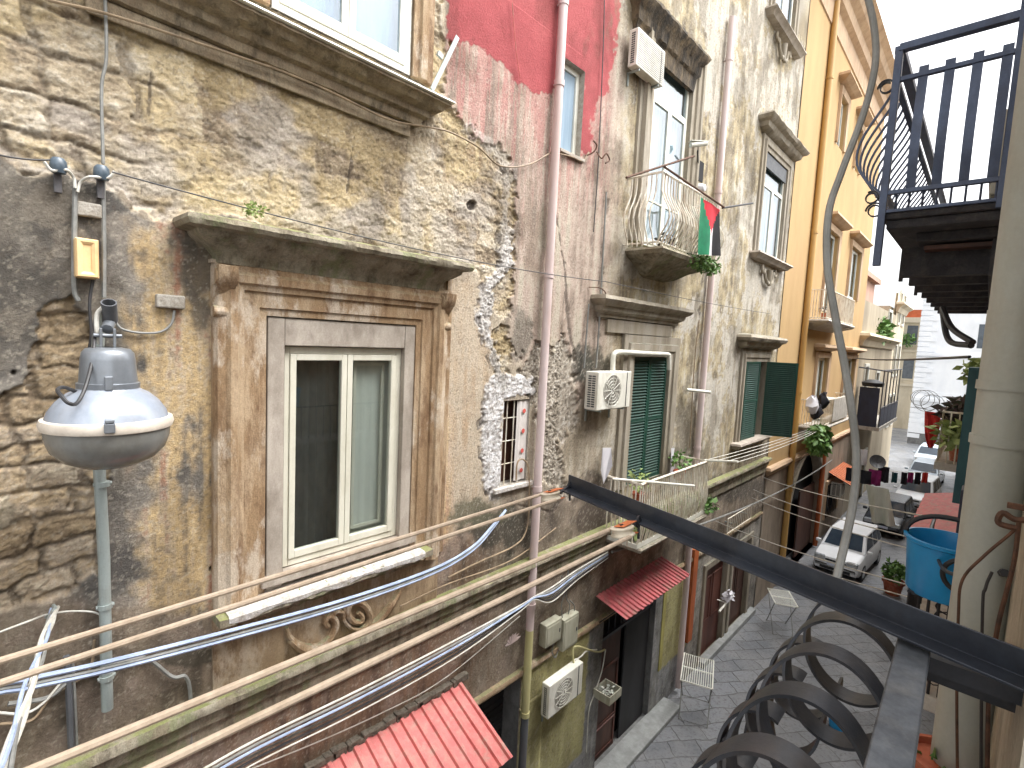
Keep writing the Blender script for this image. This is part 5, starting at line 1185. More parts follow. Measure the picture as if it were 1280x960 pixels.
m=MB(); q=(xb0+.3,yo3+.5,zz3+2.05); m.lathe([(.001,0),(.45,0),(.5,.2),(.2,.35),(.001,.36)],q,10); tag(m.build('covered_bundle','blackplastic',smooth=True),'black covered bundle on top of the dark balcony screen','bundle')
house('cream_house','pale cream house between the low grey house and the white palace',XY2+.01,48.,W(1108,374)[2],'farcream','farcream',[[XY2+1+2*i,XY2+1.9+2*i,3.6+3.6*j,5.6+3.6*j] for i in range(2) for j in range(3)])
# white palace closing the street and the house left of it
XW=64.
def endhouse(name,label,xw,pl,pr,zt_,mat,rows,cols,base=None,quoin=False,roofm=None):
    ya=PX(pl,500,xw)[1]; yb=PX(pr,500,xw)[1]; y1,y0=max(ya,yb),min(ya,yb)
    t=thing(name,(xw,(y0+y1)/2,0),label,'building'); bx('wall',mat,t,xw,xw+12,y0,y1,0,zt_)
    if base: bx('base','dado',t,xw-.08,xw,y0,y1,0,base)
    for z in rows:
        bx('string_course',mat,t,xw-.25,xw,y0,y1,z-.9,z-.6)
        for y_ in cols:
            f=bx('window_frame',mat,t,xw-.12,xw,y_-.8,y_+.8,z-.2,z+2.5); bx('pane','farwin',f,xw-.15,xw-.12,y_-.5,y_+.5,z,z+2.2)
    bx('roof_cornice',mat,t,xw-.6,xw,y0-.1,y1+.1,zt_-.6,zt_)
    if quoin:
        m=MB(); i=0; z=.6
        while z<zt_-1: m.box(xw-.12,xw+.3,y1-(1.3 if i%2 else .9),y1+.06,z,z+.42); z+=.5; i+=1
        m.build('quoins',mat,t)
    if roofm: bx('roof',roofm,t,xw-.2,xw+8,y0,y1,zt_,zt_+.9)
    return t,y0,y1
zw=PX(1160,375,XW)[2]+2
t,y0,y1=endhouse('white_palace','white palace with banded corner closing the far end of the street',XW,1140,1300,zw,'farwhite',[5.2,9.6],[-3.,0.4,-6.5],base=1.4,quoin=True)
m=MB()
for i in range(9): m.box(XW-.06,XW,y0,y1-.02,1.5+.42*i,1.5+.42*i+.34)
m.build('rusticated_bands','farwhite',t)
endhouse('orange_roofed_house','distant pale yellow house with an orange roof left of the white palace',76.,1095,1142,PX(1130,397,76)[2],'farcream',[6.0,10.],[6.8,9.5],roofm='tile')
q=PX(1125,425,75.6); t=MB().leaves((75,q[1],q[2]),(.4,1.6,.8),260,.5,44); tag(t.build('terrace_plants','leaf'),'green bushes on the terrace below the orange roof','plant')
# ------------------------------------------------------------------ our side of the alley, heights cut to let in more light
YO=-.10
OW=thing('near_building',(6,-3,0),'building at the right edge whose wall stands behind the thick grey pipe','building')
m=MB(); m.box(1.15,12.,-7,YO,0,12.6); m.build('wall','ownwall',OW)
m=MB(); m.box(-8,-.9,-7,YO,0,7.4); m.box(-.9,1.15,-4,YO,0,6.6); m.build('unseen_low_wall','ownwall2',OW)  # unseen walls around the camera, added low so frontal light reaches the facade
m=MB(); N=30
vs=[];fs=[]
ow2=thing('far_right_building',(22,-3,0),'grey building down the street behind the right hand balconies','building'); bx('wall','ownwall2',ow2,12.01,50,-7,-.10,0,12); 
m=MB(); m.box(12.2,50,-.1,.3,11.6,11.99); m.build('roof_cornice','farbeige',ow2)
# thick grey pipe
xg=1.86; yg=-.045; rg=.060
t=thing('large_pipe',(xg,yg,5),'thick grey downpipe at the right edge of the view','drainpipe')
for z0_,z1_ in ((0,W(1225,470,yg)[2]),(W(1225,470,yg)[2],20)): m=MB(); m.tube([(xg,yg,z0_),(xg,yg,z1_)],rg if z0_==0 else rg*.97,28); m.build('pipe_section','bigpipe',t,smooth=True)
for pz in (480,548): 
    z_=PX(1225,pz,xg)[2]; m=MB(); m.tube([(xg,yg,z_-.012),(xg,yg,z_+.012)],rg*1.07,28); m.build('pipe_collar','bigpipe',t,smooth=True)
# black balcony above
XB0=4.9; XB1=10.4; YB=.71; zu=PX(1083,277,XB0)[2]
SB=MB(); SB.cornice(XB0+YB,XB1-YB,[(0,0),(YB,0)],Y=0)
m=MB(); m.box(XB0,XB1,-.03,YB,zu,zu+.05); m.box(XB0+.03,XB1-.03,-.03,YB-.03,zu-.07,zu-.002); m.box(XB0+.25,XB1-.25,-.03,YB-.2,zu-.14,zu-.072)
sl=m.build('balcony_slab','slabdark',OW,bevel=.01)
m=MB()
for xx in np.arange(XB0+.5,XB1-.3,.62): m.box(xx,xx+.1,-.03,YB-.10,zu-.38,zu-.142)
m.box(XB0+.3,XB1-.3,.0,.06,zu-.42,zu-.15); m.build('floor_beams','slabdark',sl)
m=MB(); m.box(XB0+.35,XB1-.35,-.02,YB-.25,zu-.19,zu-.16); m.build('soffit_boards','wood',sl)
for xx in (XB0+1.3,XB0+2.7): m=MB(); m.box(xx,xx+.05,YB-.03,YB+.0,zu-.32,zu-.002); m.build('drip_spout','slabdark',sl)
zr0=PX(1086,72,XB0)[2]; zr1=PX(1092,108,XB0)[2]; zr2=PX(1098,243,XB0)[2]; zr3=zu+.06; print('rail z',zu,zr0,zr1,zr2)
m=MB()
for z_,w_ in ((zr0,.065),(zr1,.04),(zr2,.04),(zr3,.03)):
    m.bar((XB0,-.03,z_),(XB0,YB,z_),w_,w_*.8); m.bar((XB0,YB,z_),(XB1,YB,z_),w_,w_*.8); m.bar((XB1,-.03,z_),(XB1,YB,z_),w_,w_*.8)
m.bar((XB0,YB,zu-.35),(XB0,YB,zr0),.05,.05,(0,1,0)); m.bar((XB1,YB,zu),(XB1,YB,zr0),.05,.05,(0,1,0)); m.bar((XB0,.03,zu),(XB0,.03,zr0+.4),.07,.07,(0,1,0))
R0=m.build('railing_frame','blueiron',sl,bevel=.003)
def belly(x,y,nx,ny,w,mat,parent,z0=zr2,z1=zr1,b=.16,t=.008):
    pts=[]
    for i in range(17):
        s=i/16; k=math.sin(math.pi*s)**1.0*(1-s)**.7*1.6; pts.append((x+nx*b*k,y+ny*b*k,z0+(z1+.06-z0)*s))
    m=MB(); m.strip(pts,(w*abs(ny),w*abs(nx),0),t); return m.build('baluster',mat,parent)
for i in range(4): belly(XB0,YB-.16-.15*i,-1,0,.058,'blueiron',R0,b=.05,t=.014)
for i in range(34):
    xx=XB0+.08+i*.16
    belly(xx,YB,0,1,.022,'blueiron',R0,b=.21,t=.014)
for i in range(8): yy=YB-.08-i*.08; m=MB(); m.tube([(XB0,yy,zr3),(XB0,yy,zr2)],.008,5); m.build('short_bar','blueiron',R0)
# curls on the corner
for (cy_,cz_,r_,st) in ((YB+.06,zr1-.03,.055,0),(YB+.08,zr2-.02,.05,1),(YB+.05,zr2-.12,.06,0)):
    m=MB(); m.strip([(XB0-.0+.0,cy_+r_*(1-.4*i/26)*math.cos(i*.33+st),cz_+r_*(1-.4*i/26)*math.sin(i*.33+st)) for i in range(27)],(.03,0,0),.008); m.build('corner_scroll','blackiron',R0)
m=MB(); m.box(XB0+2.4,XB0+3.2,-.1,.16,zr0-.6,zr0+.25); tag(m.build('wall_cabinet','bigpipe',bevel=.02),'grey beige cabinet hung on the wall behind the black balcony','cabinet')
for i,(p0,p1,p2) in enumerate((((1178,385),(1190,410),(1216,428)),((1178,388),(1186,425),(1214,432)))):
    m=MB(); m.tube(bez([PX(*p0,5.6),PX(*p1,5.3),PX(*p2,5.0)],8),.022,8); tag(m.build('bent_tube','blackiron',smooth=True),['upper bent black tube under the black balcony','lower bent black tube under the black balcony'][i],'tube')
# hanging grey cable in front
bE=W(714,592,1.13); 
# angle iron
zb_=7.86; A_=PZ(712,593,zb_); B2=PZ(1290,815,zb_); dv=nm(B2-A_); hv=np.array((dv[1],-dv[0],0))  # horizontal normal
if hv[0]>0: hv=-hv
B3=A_+dv*(np.linalg.norm(B2-A_)+.10); print('bar',A_,B3)
m=MB(); L=.052; T_=.005
for (o1,o2) in (((0,0,0),(0,0,-L)),):
    m.prism([A_,A_+np.array((0,0,-L)),A_+np.array((0,0,-L))+hv*L,A_+np.array((0,0,-L+T_))+hv*L,A_+np.array((0,0,-L+T_))+hv*T_,A_+hv*T_],(0,0,0),B3-A_)
tag(m.build('angle_iron','anglebar',bevel=.0008),'black angle iron bar reaching out across the alley','bar')
# pulleys and ropes
def pulley(pc,lab1,ropes,lab2,along,par):
    """pc: pulley centre"""
    t=thing('pulley',pc,lab1,'pulley'); ax=nm((0,0.25,1)); r=.036
    m=MB(); m.lathe([(.001,-.012),(r,-.012),(r,-.009),(r*.82,-.003),(r*.82,.003),(r,.009),(r,.012),(.001,.012)],pc,24,ax); m.build('wheel','sheave',t,smooth=True)
    u=nm(np.cross(ax,(0,1,0))); u=u if u[0]>0 else -u; w=np.cross(ax,u)
    m=MB()
    for s_ in (-1,1): m.obox(pc+ax*s_*.0165+u*.022,u*.038,w*.017,ax*.0012)
    m.build('cheek_plate','rustorange',t,bevel=.0008)
    m=MB(); m.tube([pc-ax*.02,pc+ax*.02],.006,8); m.build('axle','blackiron',t); m=MB(); hk=pc+u*.058; m.tube(bez([hk,hk+(par-hk)*.4+np.array((0,0,.004)),par+np.array((0,0,.006))],5),.0055,7); m.tube([par+np.array((.0,0,.006))+np.array((.012*math.cos(a_),0,.016*math.sin(a_)-.004)) for a_ in np.linspace(0,5.2,14)],.0045,6); m.tube([par+np.array((.004,0,-.0)),par+np.array((.0,-.004,-.05))],.004,6); m.build('hook','blackiron',t)
    return t
def ondepth(px_,py_,ref): r=ray(px_,py_); return EYE+r*((ref[0])/r[0])
P1b=PZ(712,609,zb_-.046); P1=PZ(688,620,zb_-.055)
P2b=PZ(798,653,zb_-.046); P2=PZ(778,664,zb_-.055)
print('pulleys',P1,P2,P1b,P2b)
pulley(P1,'small orange pulley with cream wheel at the tip of the black bar',None,None,None,P1b)
pulley(P2,'larger looking orange pulley with cream wheel nearer along the black bar',None,None,None,P2b)
def ropeto(start,pxy,lab):
    r=ray(*pxy); # meets the vertical plane parallel to the alley through the pulley
    e=EYE+r*(start[1]/r[1]); e=start+(e-start)*1.9; e[2]-=0
    m=MB(); m.tube(sag(start,e,.004,16),.0060,8); tag(m.build('clothes_rope','rope',smooth=True),lab,'rope','clothes ropes strung on the pulleys')
s1=P1+np.array((-.01,.032,.0)); s1b=P1+np.array((-.01,-.032,-.004)); s2=P2+np.array((-.01,.032,0)); s2b=P2+np.array((-.01,-.032,-.004))
ropeto(s1,(0,823),'tan clothes rope, highest of the four, from the pulley at the tip of the bar')
ropeto(s1b,(0,851),'tan clothes rope, second from the top, from the pulley at the tip of the bar')
ropeto(s2,(36,960),'tan clothes rope, third from the top, from the nearer pulley')
ropeto(s2b,(183,960),'tan clothes rope, lowest of the four, from the nearer pulley')
# our railing: handrail, second bar and belly scrolls
hr0=PZ(1140,805,7.85-.0); hr1=PZ(1108,965,7.85)
zh_=7.80; h0=PZ(1142,806,zh_); h1=PZ(1108,975,zh_); dirh=nm(h1-h0); print('handrail',h0,h1)
yh=.09
RA=thing('balcony_railing',(1.0,yh,6.7),'black wrought iron railing with ring scrolls under the angle iron','railing')
e0=h0+dirh*-.02; e1=h0+dirh*1.9; yv=nm((dirh[1],-dirh[0],0)); zt_=zh_
m=MB(); m.obox((e0+e1)/2-np.array((0,0,.006)),(e1-e0)/2,yv*.026,(0,0,.006)); m.build('handrail','rail',RA,bevel=.003)
m=MB(); m.obox((e0+e1)/2-np.array((0,0,1.05)),(e1-e0)/2,yv*.012,(0,0,.008)); m.build('bottom_rail','blackiron',RA)
m=MB(); m.obox(e0-np.array((0,0,.6)),dirh*.012,yv*.016,(0,0,.585)); m.build('end_post','blackiron',RA)
m=MB(); m.bar(e0+np.array((0,0,-.03)),(e0[0],YO,zh_-.03),.03,.03); m.build('wall_tie','blackiron',RA)
def ringstrip(c,r,a0,a1,n=34,grow=0):
    return [(c[0]+.55*r*math.sin(a0+(a1-a0)*i/n),c[1]+(r+grow*i/n)*math.cos(a0+(a1-a0)*i/n),c[2]+(r+grow*i/n)*math.sin(a0+(a1-a0)*i/n)) for i in range(n+1)]
W_=.052
c0=np.array((1.44,.165,zh_-.135)); step=-.175
for i in range(9):
    xx=c0[0]+step*i; yc=c0[1]+.0*i
    m=MB(); m.strip(ringstrip((xx,yc,c0[2]),.105,math.pi,math.pi+2*math.pi*.999,72),(W_,0,0),.006); m.build('ring_scroll','blackiron',RA,smooth=True)
    m=MB(); m.strip(ringstrip((xx,yc+.10,c0[2]-.135),.075,1.9,-3.4,60),(W_,0,0),.006)
    m.build('small_scroll','blackiron',RA,smooth=True)
    m=MB(); m.strip(bez([(xx,yc+.165,c0[2]-.13),(xx,yc+.17,c0[2]-.3),(xx,yc+.10,c0[2]-.5),(xx,yc-.04,c0[2]-.72),(xx,yc-.11,c0[2]-.91)],7),(W_,0,0),.006); m.build('belly_bar','blackiron',RA)
# dark bar to the wall below the angle iron
q0_=PZ(1160,832,7.72); q1_=PZ(1290,880,7.72); m=MB(); m.bar(q0_,q1_,.02,.05); tag(m.build('wall_bar','blackiron'),'short black bar under the angle iron running to the wall','bar')
# terracotta pot bottom right and white rack
q=PZ(1182,948,7.25); pot((q[0],q[1],q[2]-.2),.085,.2,'large terracotta pot cut by the bottom edge at lower right','leaf',.05,12,.04,61,lz_=-.06)
# rusty wires on the wall by the pipe
YW=.005
def wl(pts,r,mat,lab,cat='wire',x=None):
    cable([PX(px_,py_,1.62) for px_,py_ in pts],r,mat,lab,cat,name='wire',n=6)
wl([(1275,655),(1262,668),(1230,695),(1203,725),(1198,770),(1196,860),(1197,990)],.0035,'rustiron','rusty wire bowing down in front of the grey pipe from the bracket')
wl([(1274,650),(1268,700),(1258,740),(1246,790),(1236,870),(1234,990)],.005,'rustiron','thick rusty wire running down the wall right of the grey pipe')
wl([(1240,715),(1232,735),(1228,770),(1226,990)],.0035,'cableblack','dark wire beside the rusty ones on the grey pipe')
m=MB(); q=PX(1272,650,1.62); m.tube(bez([q+np.array((0,-.05,.02)),q,q+np.array((0,.025,.01)),q+np.array((0,.03,-.015)),q+np.array((0,0,-.02))],5),.007,6); m.bar(q+np.array((0,-.06,.03)),q+np.array((0,.02,.03)),.012,.012); tag(m.build('wall_bracket','rustiron'),'rusty twisted bracket on the wall right of the grey pipe','bracket')
cable([PX(1172,698,4.1),PX(1180,712,3.8),PX(1200,720,3.2),PX(1222,718,2.6),PX(1256,716,1.75)],.010,'blackplastic','black hose end running from the blue basin to the wall','hose',name='hose')
# blue basin
XN=4.25; q=PX(1172,672,XN); rb=.21; zbt=q[2]; yb_=q[1]-.05; print('basin',q)
t=thing('basin',(XN,yb_,zbt-.36),'bright blue plastic basin hung on the railing left of the grey pipe','basin')
m=MB(); m.lathe([(.001,zbt-.36),(rb*.82,zbt-.36),(rb*.88,zbt-.34),(rb*.98,zbt-.03),(rb*1.06,zbt-.02),(rb*1.07,zbt),(rb*.98,zbt+.002),(rb*.93,zbt-.03),(rb*.83,zbt-.33),(.001,zbt-.335)],(XN,yb_,0),40); m.build('tub','bluebasin',t,smooth=True)
m=MB(); m.tube([(XN+rb*.9*math.sin(a_)*.3,yb_+rb*1.02*math.cos(a_),zbt+.13*math.sin(a_)) for a_ in np.linspace(0,math.pi,18)],.016,8); m.build('handle','blackplastic',t,smooth=True)
m=MB(); m.tube([(XN-.26,yb_-.10+.10*math.cos(a_),zbt-.13+.10*math.sin(a_)) for a_ in np.linspace(0,2*math.pi,24)],.014,8); tag(m.build('hose_ring','blackplastic',smooth=True),'black ring of hose in front of the blue basin','hose')
# neighbour's low balcony below the basin
zn=zbt-.98; m=MB(); m.box(XN-.15,XN+2.2,-.03,.27,zn-.1,zn); nb=m.build('balcony_slab','slabwhite',OW,bevel=.01)
railm=MB()
for i in range(15): xx=XN-.12+i*.15; railm.tube([(xx,.23,zn),(xx,.23,zn+.62)],.007,5)
for i in range(5): railm.tube([(XN-.12,.23-.05*i,zn),(XN-.12,.23-.05*i,zn+.62)],.009,5)
railm.tube([(XN-.12,-.03,zn+.62),(XN-.12,.23,zn+.62),(XN+2.15,.23,zn+.62)],.014,6)
for i in range(10): railm.tube([(XN-.12,.06+.035*math.cos(a_)+.0,zn+.1+.06*i+.03*math.sin(a_)) for a_ in np.linspace(0,6.28,9)],.005,4)
railm.build('railing','blackiron',nb)
# far right balcony with plants and red cloth
q=PX(1188,578,12.6); zR=q[2]; print('right balc',q)
YR=PX(1168,576,12.4)[1]; print('YR',YR)
m=MB(); m.box(12.4,16.5,-.1,YR,zR-.14,zR); rs=m.build('balcony_slab','slabwhite',ow2)
m=MB()
for i in range(26): m.tube([(12.45+i*.16,YR-.04,zR),(12.45+i*.16,YR-.04,zR+.95)],.012,5)
for i in range(6): m.tube([(12.45,YR-.04-.12*i,zR),(12.45,YR-.04-.12*i,zR+.95)],.012,5)
m.tube([(12.45,-.05,zR+.95),(12.45,YR-.04,zR+.95),(16.5,YR-.04,zR+.95)],.02,6); m.build('railing','whiteiron',rs)
t=pot((12.9,YR-.34,zR),.2,.42,'tall purple leaved plant in a terracotta pot on the far right balcony','leafdark',.34,420,.2,71,lz_=.25)
t=MB().leaves((13.2,YR-.45,zR+1.75),(.35,.25,.25),170,.2,72); tag(t.build('climbing_plant','leafpale'),'light green foliage above the purple plant on the far right balcony','plant')
t=MB().leaves((12.55,YR-.2,zR+.55),(.25,.25,.25),120,.2,73); tag(t.build('spiky_plant','leafpale'),'pale spiky plant at the near corner of the far right balcony','plant')
a_=PX(1166,515,13.5); b_=PX(1163,560,13.5); m=MB(); vs=[];fs=[]
for j in range(11):
    v_=j/10; w_=.13*(1-.75*v_**3)
    for i in range(9): u_=i/8-.5; c0=a_+(b_-a_)*v_; vs.append((c0[0]+.06*math.sin(i*1.6+j*.4),c0[1]+u_*2*w_,c0[2]))
for j in range(10):
    for i in range(8): fs.append((j*9+i,j*9+i+1,(j+1)*9+i+1,(j+1)*9+i))
tag(m.add(vs,fs).build('red_cloth','clothred',smooth=True,fixn=False),'red cloth hanging from a line beside the far right balcony','cloth')
m=MB()
for i in range(5): c0=PX(1150+i*4,497+2*i,14.); rr=.16+.03*(i%3); m.tube([(c0[0]+.1*math.sin(k_),c0[1]+rr*math.cos(k_),c0[2]+rr*math.sin(k_)) for k_ in np.linspace(0,6.28,20)],.006,4)
tag(m.build('wire_coils','cablegrey'),'loose coils of thin wire hanging above the red cloth','wire')
q=PX(1204,500,10.4); m=MB(); m.box(10.4,11.6,-.1,q[1]-.02,q[2]-1.6,q[2]+.5); tag(m.build('shutter_panel','teal'),'teal shutter panel against the far side of the grey pipe','shutter')
m=MB(); m.tube(sag(PX(1072,448,24),PX(1212,446,9.5),.05,12),.022,6); tag(m.build('stretched_cable','cableblack'),'dark cable stretched level across the street end','cable')
# red awning far right
zA=3.9; q0=PZ(1186,612,zA); q1=PZ(1186,668,zA); print('aw3',q0,q1)
def slatawn(x0,x1,y0,y1,z0,z1,label):
    t=thing('slatted_awning',((x0+x1)/2,y1,z1),label,'awning'); n=7
    for i in range(n):
        a=x0+(x1-x0)*i/n; b_=x0+(x1-x0)*(i+.86)/n; m=MB(); m.add([(a,y0,z0-.14),(b_,y0,z0),(b_,y1,z1),(a,y1,z1-.14)],[(0,1,2,3)]); m.add([(a,y0,z0-.16),(b_,y0,z0-.02),(b_,y1,z1-.02),(a,y1,z1-.16)],[(3,2,1,0)]); m.build('sheet','redsheet',t)
    bx('frame','blackiron',t,x0,x1,y0,y0+.05,z0-.2,z0-.13); return t
qa=PZ(1157,614,zA-.3); qb=PZ(1132,663,zA-.3); print('aw',qa,qb)
slatawn(qb[0],qa[0],-.1,(qa[1]+qb[1])/2,zA,zA-.35,'terracotta red slatted awning behind the blue basin')
q=PX(1200,640,9.); bx_=MB(); bx_.box(9.,9.4,-.1,.10,q[2]-.5,q[2]+.3); tag(bx_.build('dark_cabinet','darkblue',bevel=.02),'dark box on the wall between the grey pipe and the red awning','cabinet')
# laundry lines across the street
for i,(l,r,zz_) in enumerate((((955,597),(1195,652),0),((942,612),(1192,685),0),((940,622),(1190,700),0),((892,650),(1185,745),0),((905,672),(1180,758),0))):
    a_=W(*l,D-.1); b_=PX(*r,7+i*.2); m=MB(); m.tube(sag(a_,b_,.08,14),.009,5); tag(m.build('laundry_line','cablewhite'),'pale laundry line crossing the alley above the cars','laundry line','laundry lines across the alley')
# hanging washing by the dark balcony
def sheet(l,t_,r,b,x,mat,label,name='hanging_sheet',dy=0,cat='laundry'):
    a_=PX(l,t_,x); b_=PX(r,b,x); m=MB(); vs=[];fs=[]; n=10
    for j in range(n+1):
        for i in range(n+1): u=i/n; v=j/n; vs.append((x+.07*math.sin(u*11+v*3)*(.3+v),a_[1]+(b_[1]-a_[1])*u+dy*v,a_[2]+(b_[2]-a_[2])*v))
    for j in range(n):
        for i in range(n): fs.append((j*(n+1)+i,j*(n+1)+i+1,(j+1)*(n+1)+i+1,(j+1)*(n+1)+i))
    return tag(m.add(vs,fs).build(name,mat,smooth=True,fixn=False),label,cat)
sheet(1066,560,1083,582,23,'clothwhite','white sheet hanging under the dark balcony')
sheet(1058,584,1088,606,22.8,'clothblack','black cloth hanging below the white sheet')
sheet(1086,586,1100,608,23.5,'clothmagenta','magenta cloth hanging right of the black cloth')
sheet(1098,582,1110,604,24,'clothblack','small dark garment hanging furthest right under the dark balcony')
q=sheet(1082,606,1106,656,18.5,'sheetwhite','pale grey awning cloth hanging crookedly above the white cars',dy=-.25)
for i,(px_,c_) in enumerate(((1118,'teal'),(1130,'clothblack'),(1138,'clothmagenta'),(1147,'clothblack'),(1156,'clothred'))):
    sheet(px_-3,590,px_+3,604+i%2*2,30,c_,['teal','first dark','plum','second dark','red'][i]+' garment on the distant line above the white van','garment',cat='garment')
m=MB(); m.tube(sag(PX(1110,588,30),PX(1168,590,30),.05,8),.012,4); tag(m.build('laundry_line','cablewhite'),'distant laundry line with five small garments','laundry line')
# satellite dish
q=PX(1096,578,24); t=thing('satellite_dish',q,'dark satellite dish among the washing under the dark balcony','satellite dish'); m=MB(); m.lathe([(.001,0),(.14,.03),(.27,.10),(.27,.115),(.14,.045),(.001,.015)],q,18,nm((-.8,-.3,.5))); m.build('dish','acdark',t,smooth=True); m=MB(); m.tube([q,q+np.array((-.3,-.15,.1))],.015,5); m.build('feed_arm','blackiron',t)
# ------------------------------------------------------------------ drying racks and pots on the street
def rack(c,lx,ly,h,rot,label,n=14,style=0):
    t=thing('drying_rack',c,label,'drying rack'); ca__,sa=math.cos(rot),math.sin(rot)
    def T(u,v,z): return (c[0]+u*ca__-v*sa,c[1]+u*sa+v*ca__,c[2]+z)
    m=MB(); m.tube([T(-lx,-ly,h),T(lx,-ly,h),T(lx,ly,h),T(-lx,ly,h),T(-lx,-ly,h)],.018,6); m.tube([T(0,-ly,h),T(0,ly,h)],.016,6)
    for i in range(1,n): v=-ly+2*ly*i/n; m.tube([T(-lx,v,h),T(lx,v,h)],.007,4)
    m.build('wire_top','pvc',t)
    for s_ in (-1,1):
        m=MB(); m.tube([T(-lx*.8*s_,-ly,h-.01),T(lx*.8*s_,-ly*.9,.02),T(lx*.8*s_,ly*.9,.02),T(-lx*.8*s_,ly,h-.01)],.014,6); m.build('leg','cablegrey',t)
q=PZ(872,838,1.0); rack((q[0],q[1],.004),.55,.33,1.0,.35,'white wire drying rack standing before the olive wall, nearest to the viewer')
q=PZ(978,747,1.0); rack((q[0],q[1],.004),.5,.3,1.0,.5,'white slatted drying rack with dark legs further down the street',18)
q=PZ(1115,742,0); pot((q[0],q[1],.004),.32,.5,'green shrub in a big terracotta pot standing in the street','leaf',.34,260,.2,81)
# moped-like clutter seen between the rings: a blue bag and a pole
q=PZ(1050,910,0.0); t=MB(); t.lathe([(.001,0),(.22,.02),(.25,.2),(.15,.4),(.001,.42)],(q[0],q[1],.004),12); tag(t.build('blue_bag','bluebasin',smooth=True),'blue plastic bag on the paving seen through the ring scrolls','bag')
# ------------------------------------------------------------------ cars (front towards -X)
def car(label,loc,rot,mat,L=3.6,Wd=1.6,Hh=1.52,van=False):
    t=thing('parked_car',(0,0,0),label,'car','cars parked along the street'); hw=Wd/2
    st=[(0.0,.34,.60,.80),(.05,.24,.72,.90),(.30,.2,.80,.98),(.8,.2,.92,1.),(1.3,.2,.95,1.),(L-.7,.2,.97,1.),(L-.15,.22,.98,.96),(L,.34,.90,.88)]
    vs=[];fs=[]
    for x,zb,zt,wf in st:
        w=hw*wf; sec=[(-w*.92,zb),(-w,zb+.12),(-w,zt-.22),(-w*.94,zt-.04),(-w*.84,zt),(0,zt+.02),(w*.84,zt),(w*.94,zt-.04),(w,zt-.22),(w,zb+.12),(w*.92,zb)]
        vs+=[(x,y_,z_) for y_,z_ in sec]
    n=11
    for i in range(len(st)-1):
        for j in range(n): fs.append((i*n+j,i*n+(j+1)%n,(i+1)*n+(j+1)%n,(i+1)*n+j))
    fs+=[tuple(range(n)),tuple((len(st)-1)*n+j for j in range(n))]
    b0=MB().add(vs,fs).build('body',mat,t,smooth=True,bevel=.02,local=True)
    x0,x1,x2,x3=.78,1.38 if not van else 1.15,L-.34,L-.06; zb,zt=.93,Hh; wb,wt=hw*.93,hw*.76
    lo=[(x0,-wb,zb),(x3,-wb,zb),(x3,wb,zb),(x0,wb,zb)]; hi=[(x1,-wt,zt),(x2,-wt,zt),(x2,wt,zt),(x1,wt,zt)]
    MB().add(lo+hi,[(0,1,5,4),(1,2,6,5),(2,3,7,6),(3,0,4,7),(4,5,6,7)]).build('cabin',mat,t,bevel=.05,local=True)
    def quad(a,b,c,d,off,nm_,ins=(.07,.08,.07,.1)):
        a,b,c,d=map(np.array,(a,b,c,d)); N_=nm(np.cross(b-a,d-a))*off
        P_=lambda u,v:(a*(1-u)+b*u)*(1-v)+(d*(1-u)+c*u)*v+N_
        MB().add([P_(ins[0],ins[3]),P_(1-ins[2],ins[3]),P_(1-ins[2],1-ins[1]),P_(ins[0],1-ins[1])],[(0,1,2,3)]).build(nm_,'carglass',t,local=True,fixn=False)
    quad(lo[3],lo[0],hi[0],hi[3],.012,'windscreen'); quad(lo[1],lo[2],hi[2],hi[1],.012,'rear_window')
    def mid(a,b,u): return tuple(np.array(a)*(1-u)+np.array(b)*u)
    for (l0,l1,h1,h0) in ((lo[0],lo[1],hi[1],hi[0]),):
        for u0,u1 in ((.06,.44),(.46,.72),(.75,.95)): quad(mid(l0,l1,u0),mid(l0,l1,u1),mid(h0,h1,u1),mid(h0,h1,u0),.012,'side_window',(.03,.1,.03,.12))
        l0,l1,h1,h0=lo[2],lo[3],hi[3],hi[2]
        for u0,u1 in ((.05,.25),(.28,.54),(.56,.94)): quad(mid(l0,l1,u0),mid(l0,l1,u1),mid(h0,h1,u1),mid(h0,h1,u0),.012,'side_window',(.03,.1,.03,.12))
    for s_ in (-1,1):
        m=MB(); m.obox((.065,s_*hw*.66,.66),(.07,s_*.02,.0),(0,.17,0),(.03,0,.09)); m.build('headlight','headlight',t,bevel=.03,local=True)
        m=MB(); m.obox((.95,s_*(hw+.06),1.0),(.06,0,0),(0,.09,0),(0,0,.06)); m.build('wing_mirror',mat,t,bevel=.03,local=True)
        for xx in (.62,L-.6):
            m=MB(); m.lathe([(.001,-.09),(.29,-.09),(.31,-.06),(.31,.06),(.29,.09),(.001,.09)],(xx,s_*(hw-.09),.31),22,(0,1,0)); wv=m.build('wheel','tyre',t,smooth=True,local=True)
            m=MB(); m.lathe([(.001,.096),(.19,.093),(.2,.09)],(xx,s_*(hw-.09),.31),16,(0,s_,0)); m.build('rim','headlight',wv,local=True)
    bxl=lambda nme,mt_,*a: MB().box(*a).build(nme,mt_,t,bevel=.01,local=True)
    bxl('grille','blackplastic',-.012,.03,-.34,.34,.60,.67); bxl('lower_grille','blackplastic',-.02,.02,-.5,.5,.28,.38); bxl('bumper_strip','blackplastic',-.025,.05,-hw*.8,hw*.8,.44,.475); bxl('number_plate','plate',-.035,-.02,-.26,.26,.44,.55)
    t.location=loc; t.rotation_euler=(0,0,rot); return t
c0=PZ(1060,722,0); print('car1',c0)
car('white compact car parked nearest, facing the viewer by the archway',(c0[0]-.5,c0[1]+.38,.004),R(-4),'carwhite')
c0=PZ(1103,672,0); car('dark grey car partly hidden behind the nearest white car',(c0[0],c0[1]+.1,.004),R(-3),'cargrey',3.6)
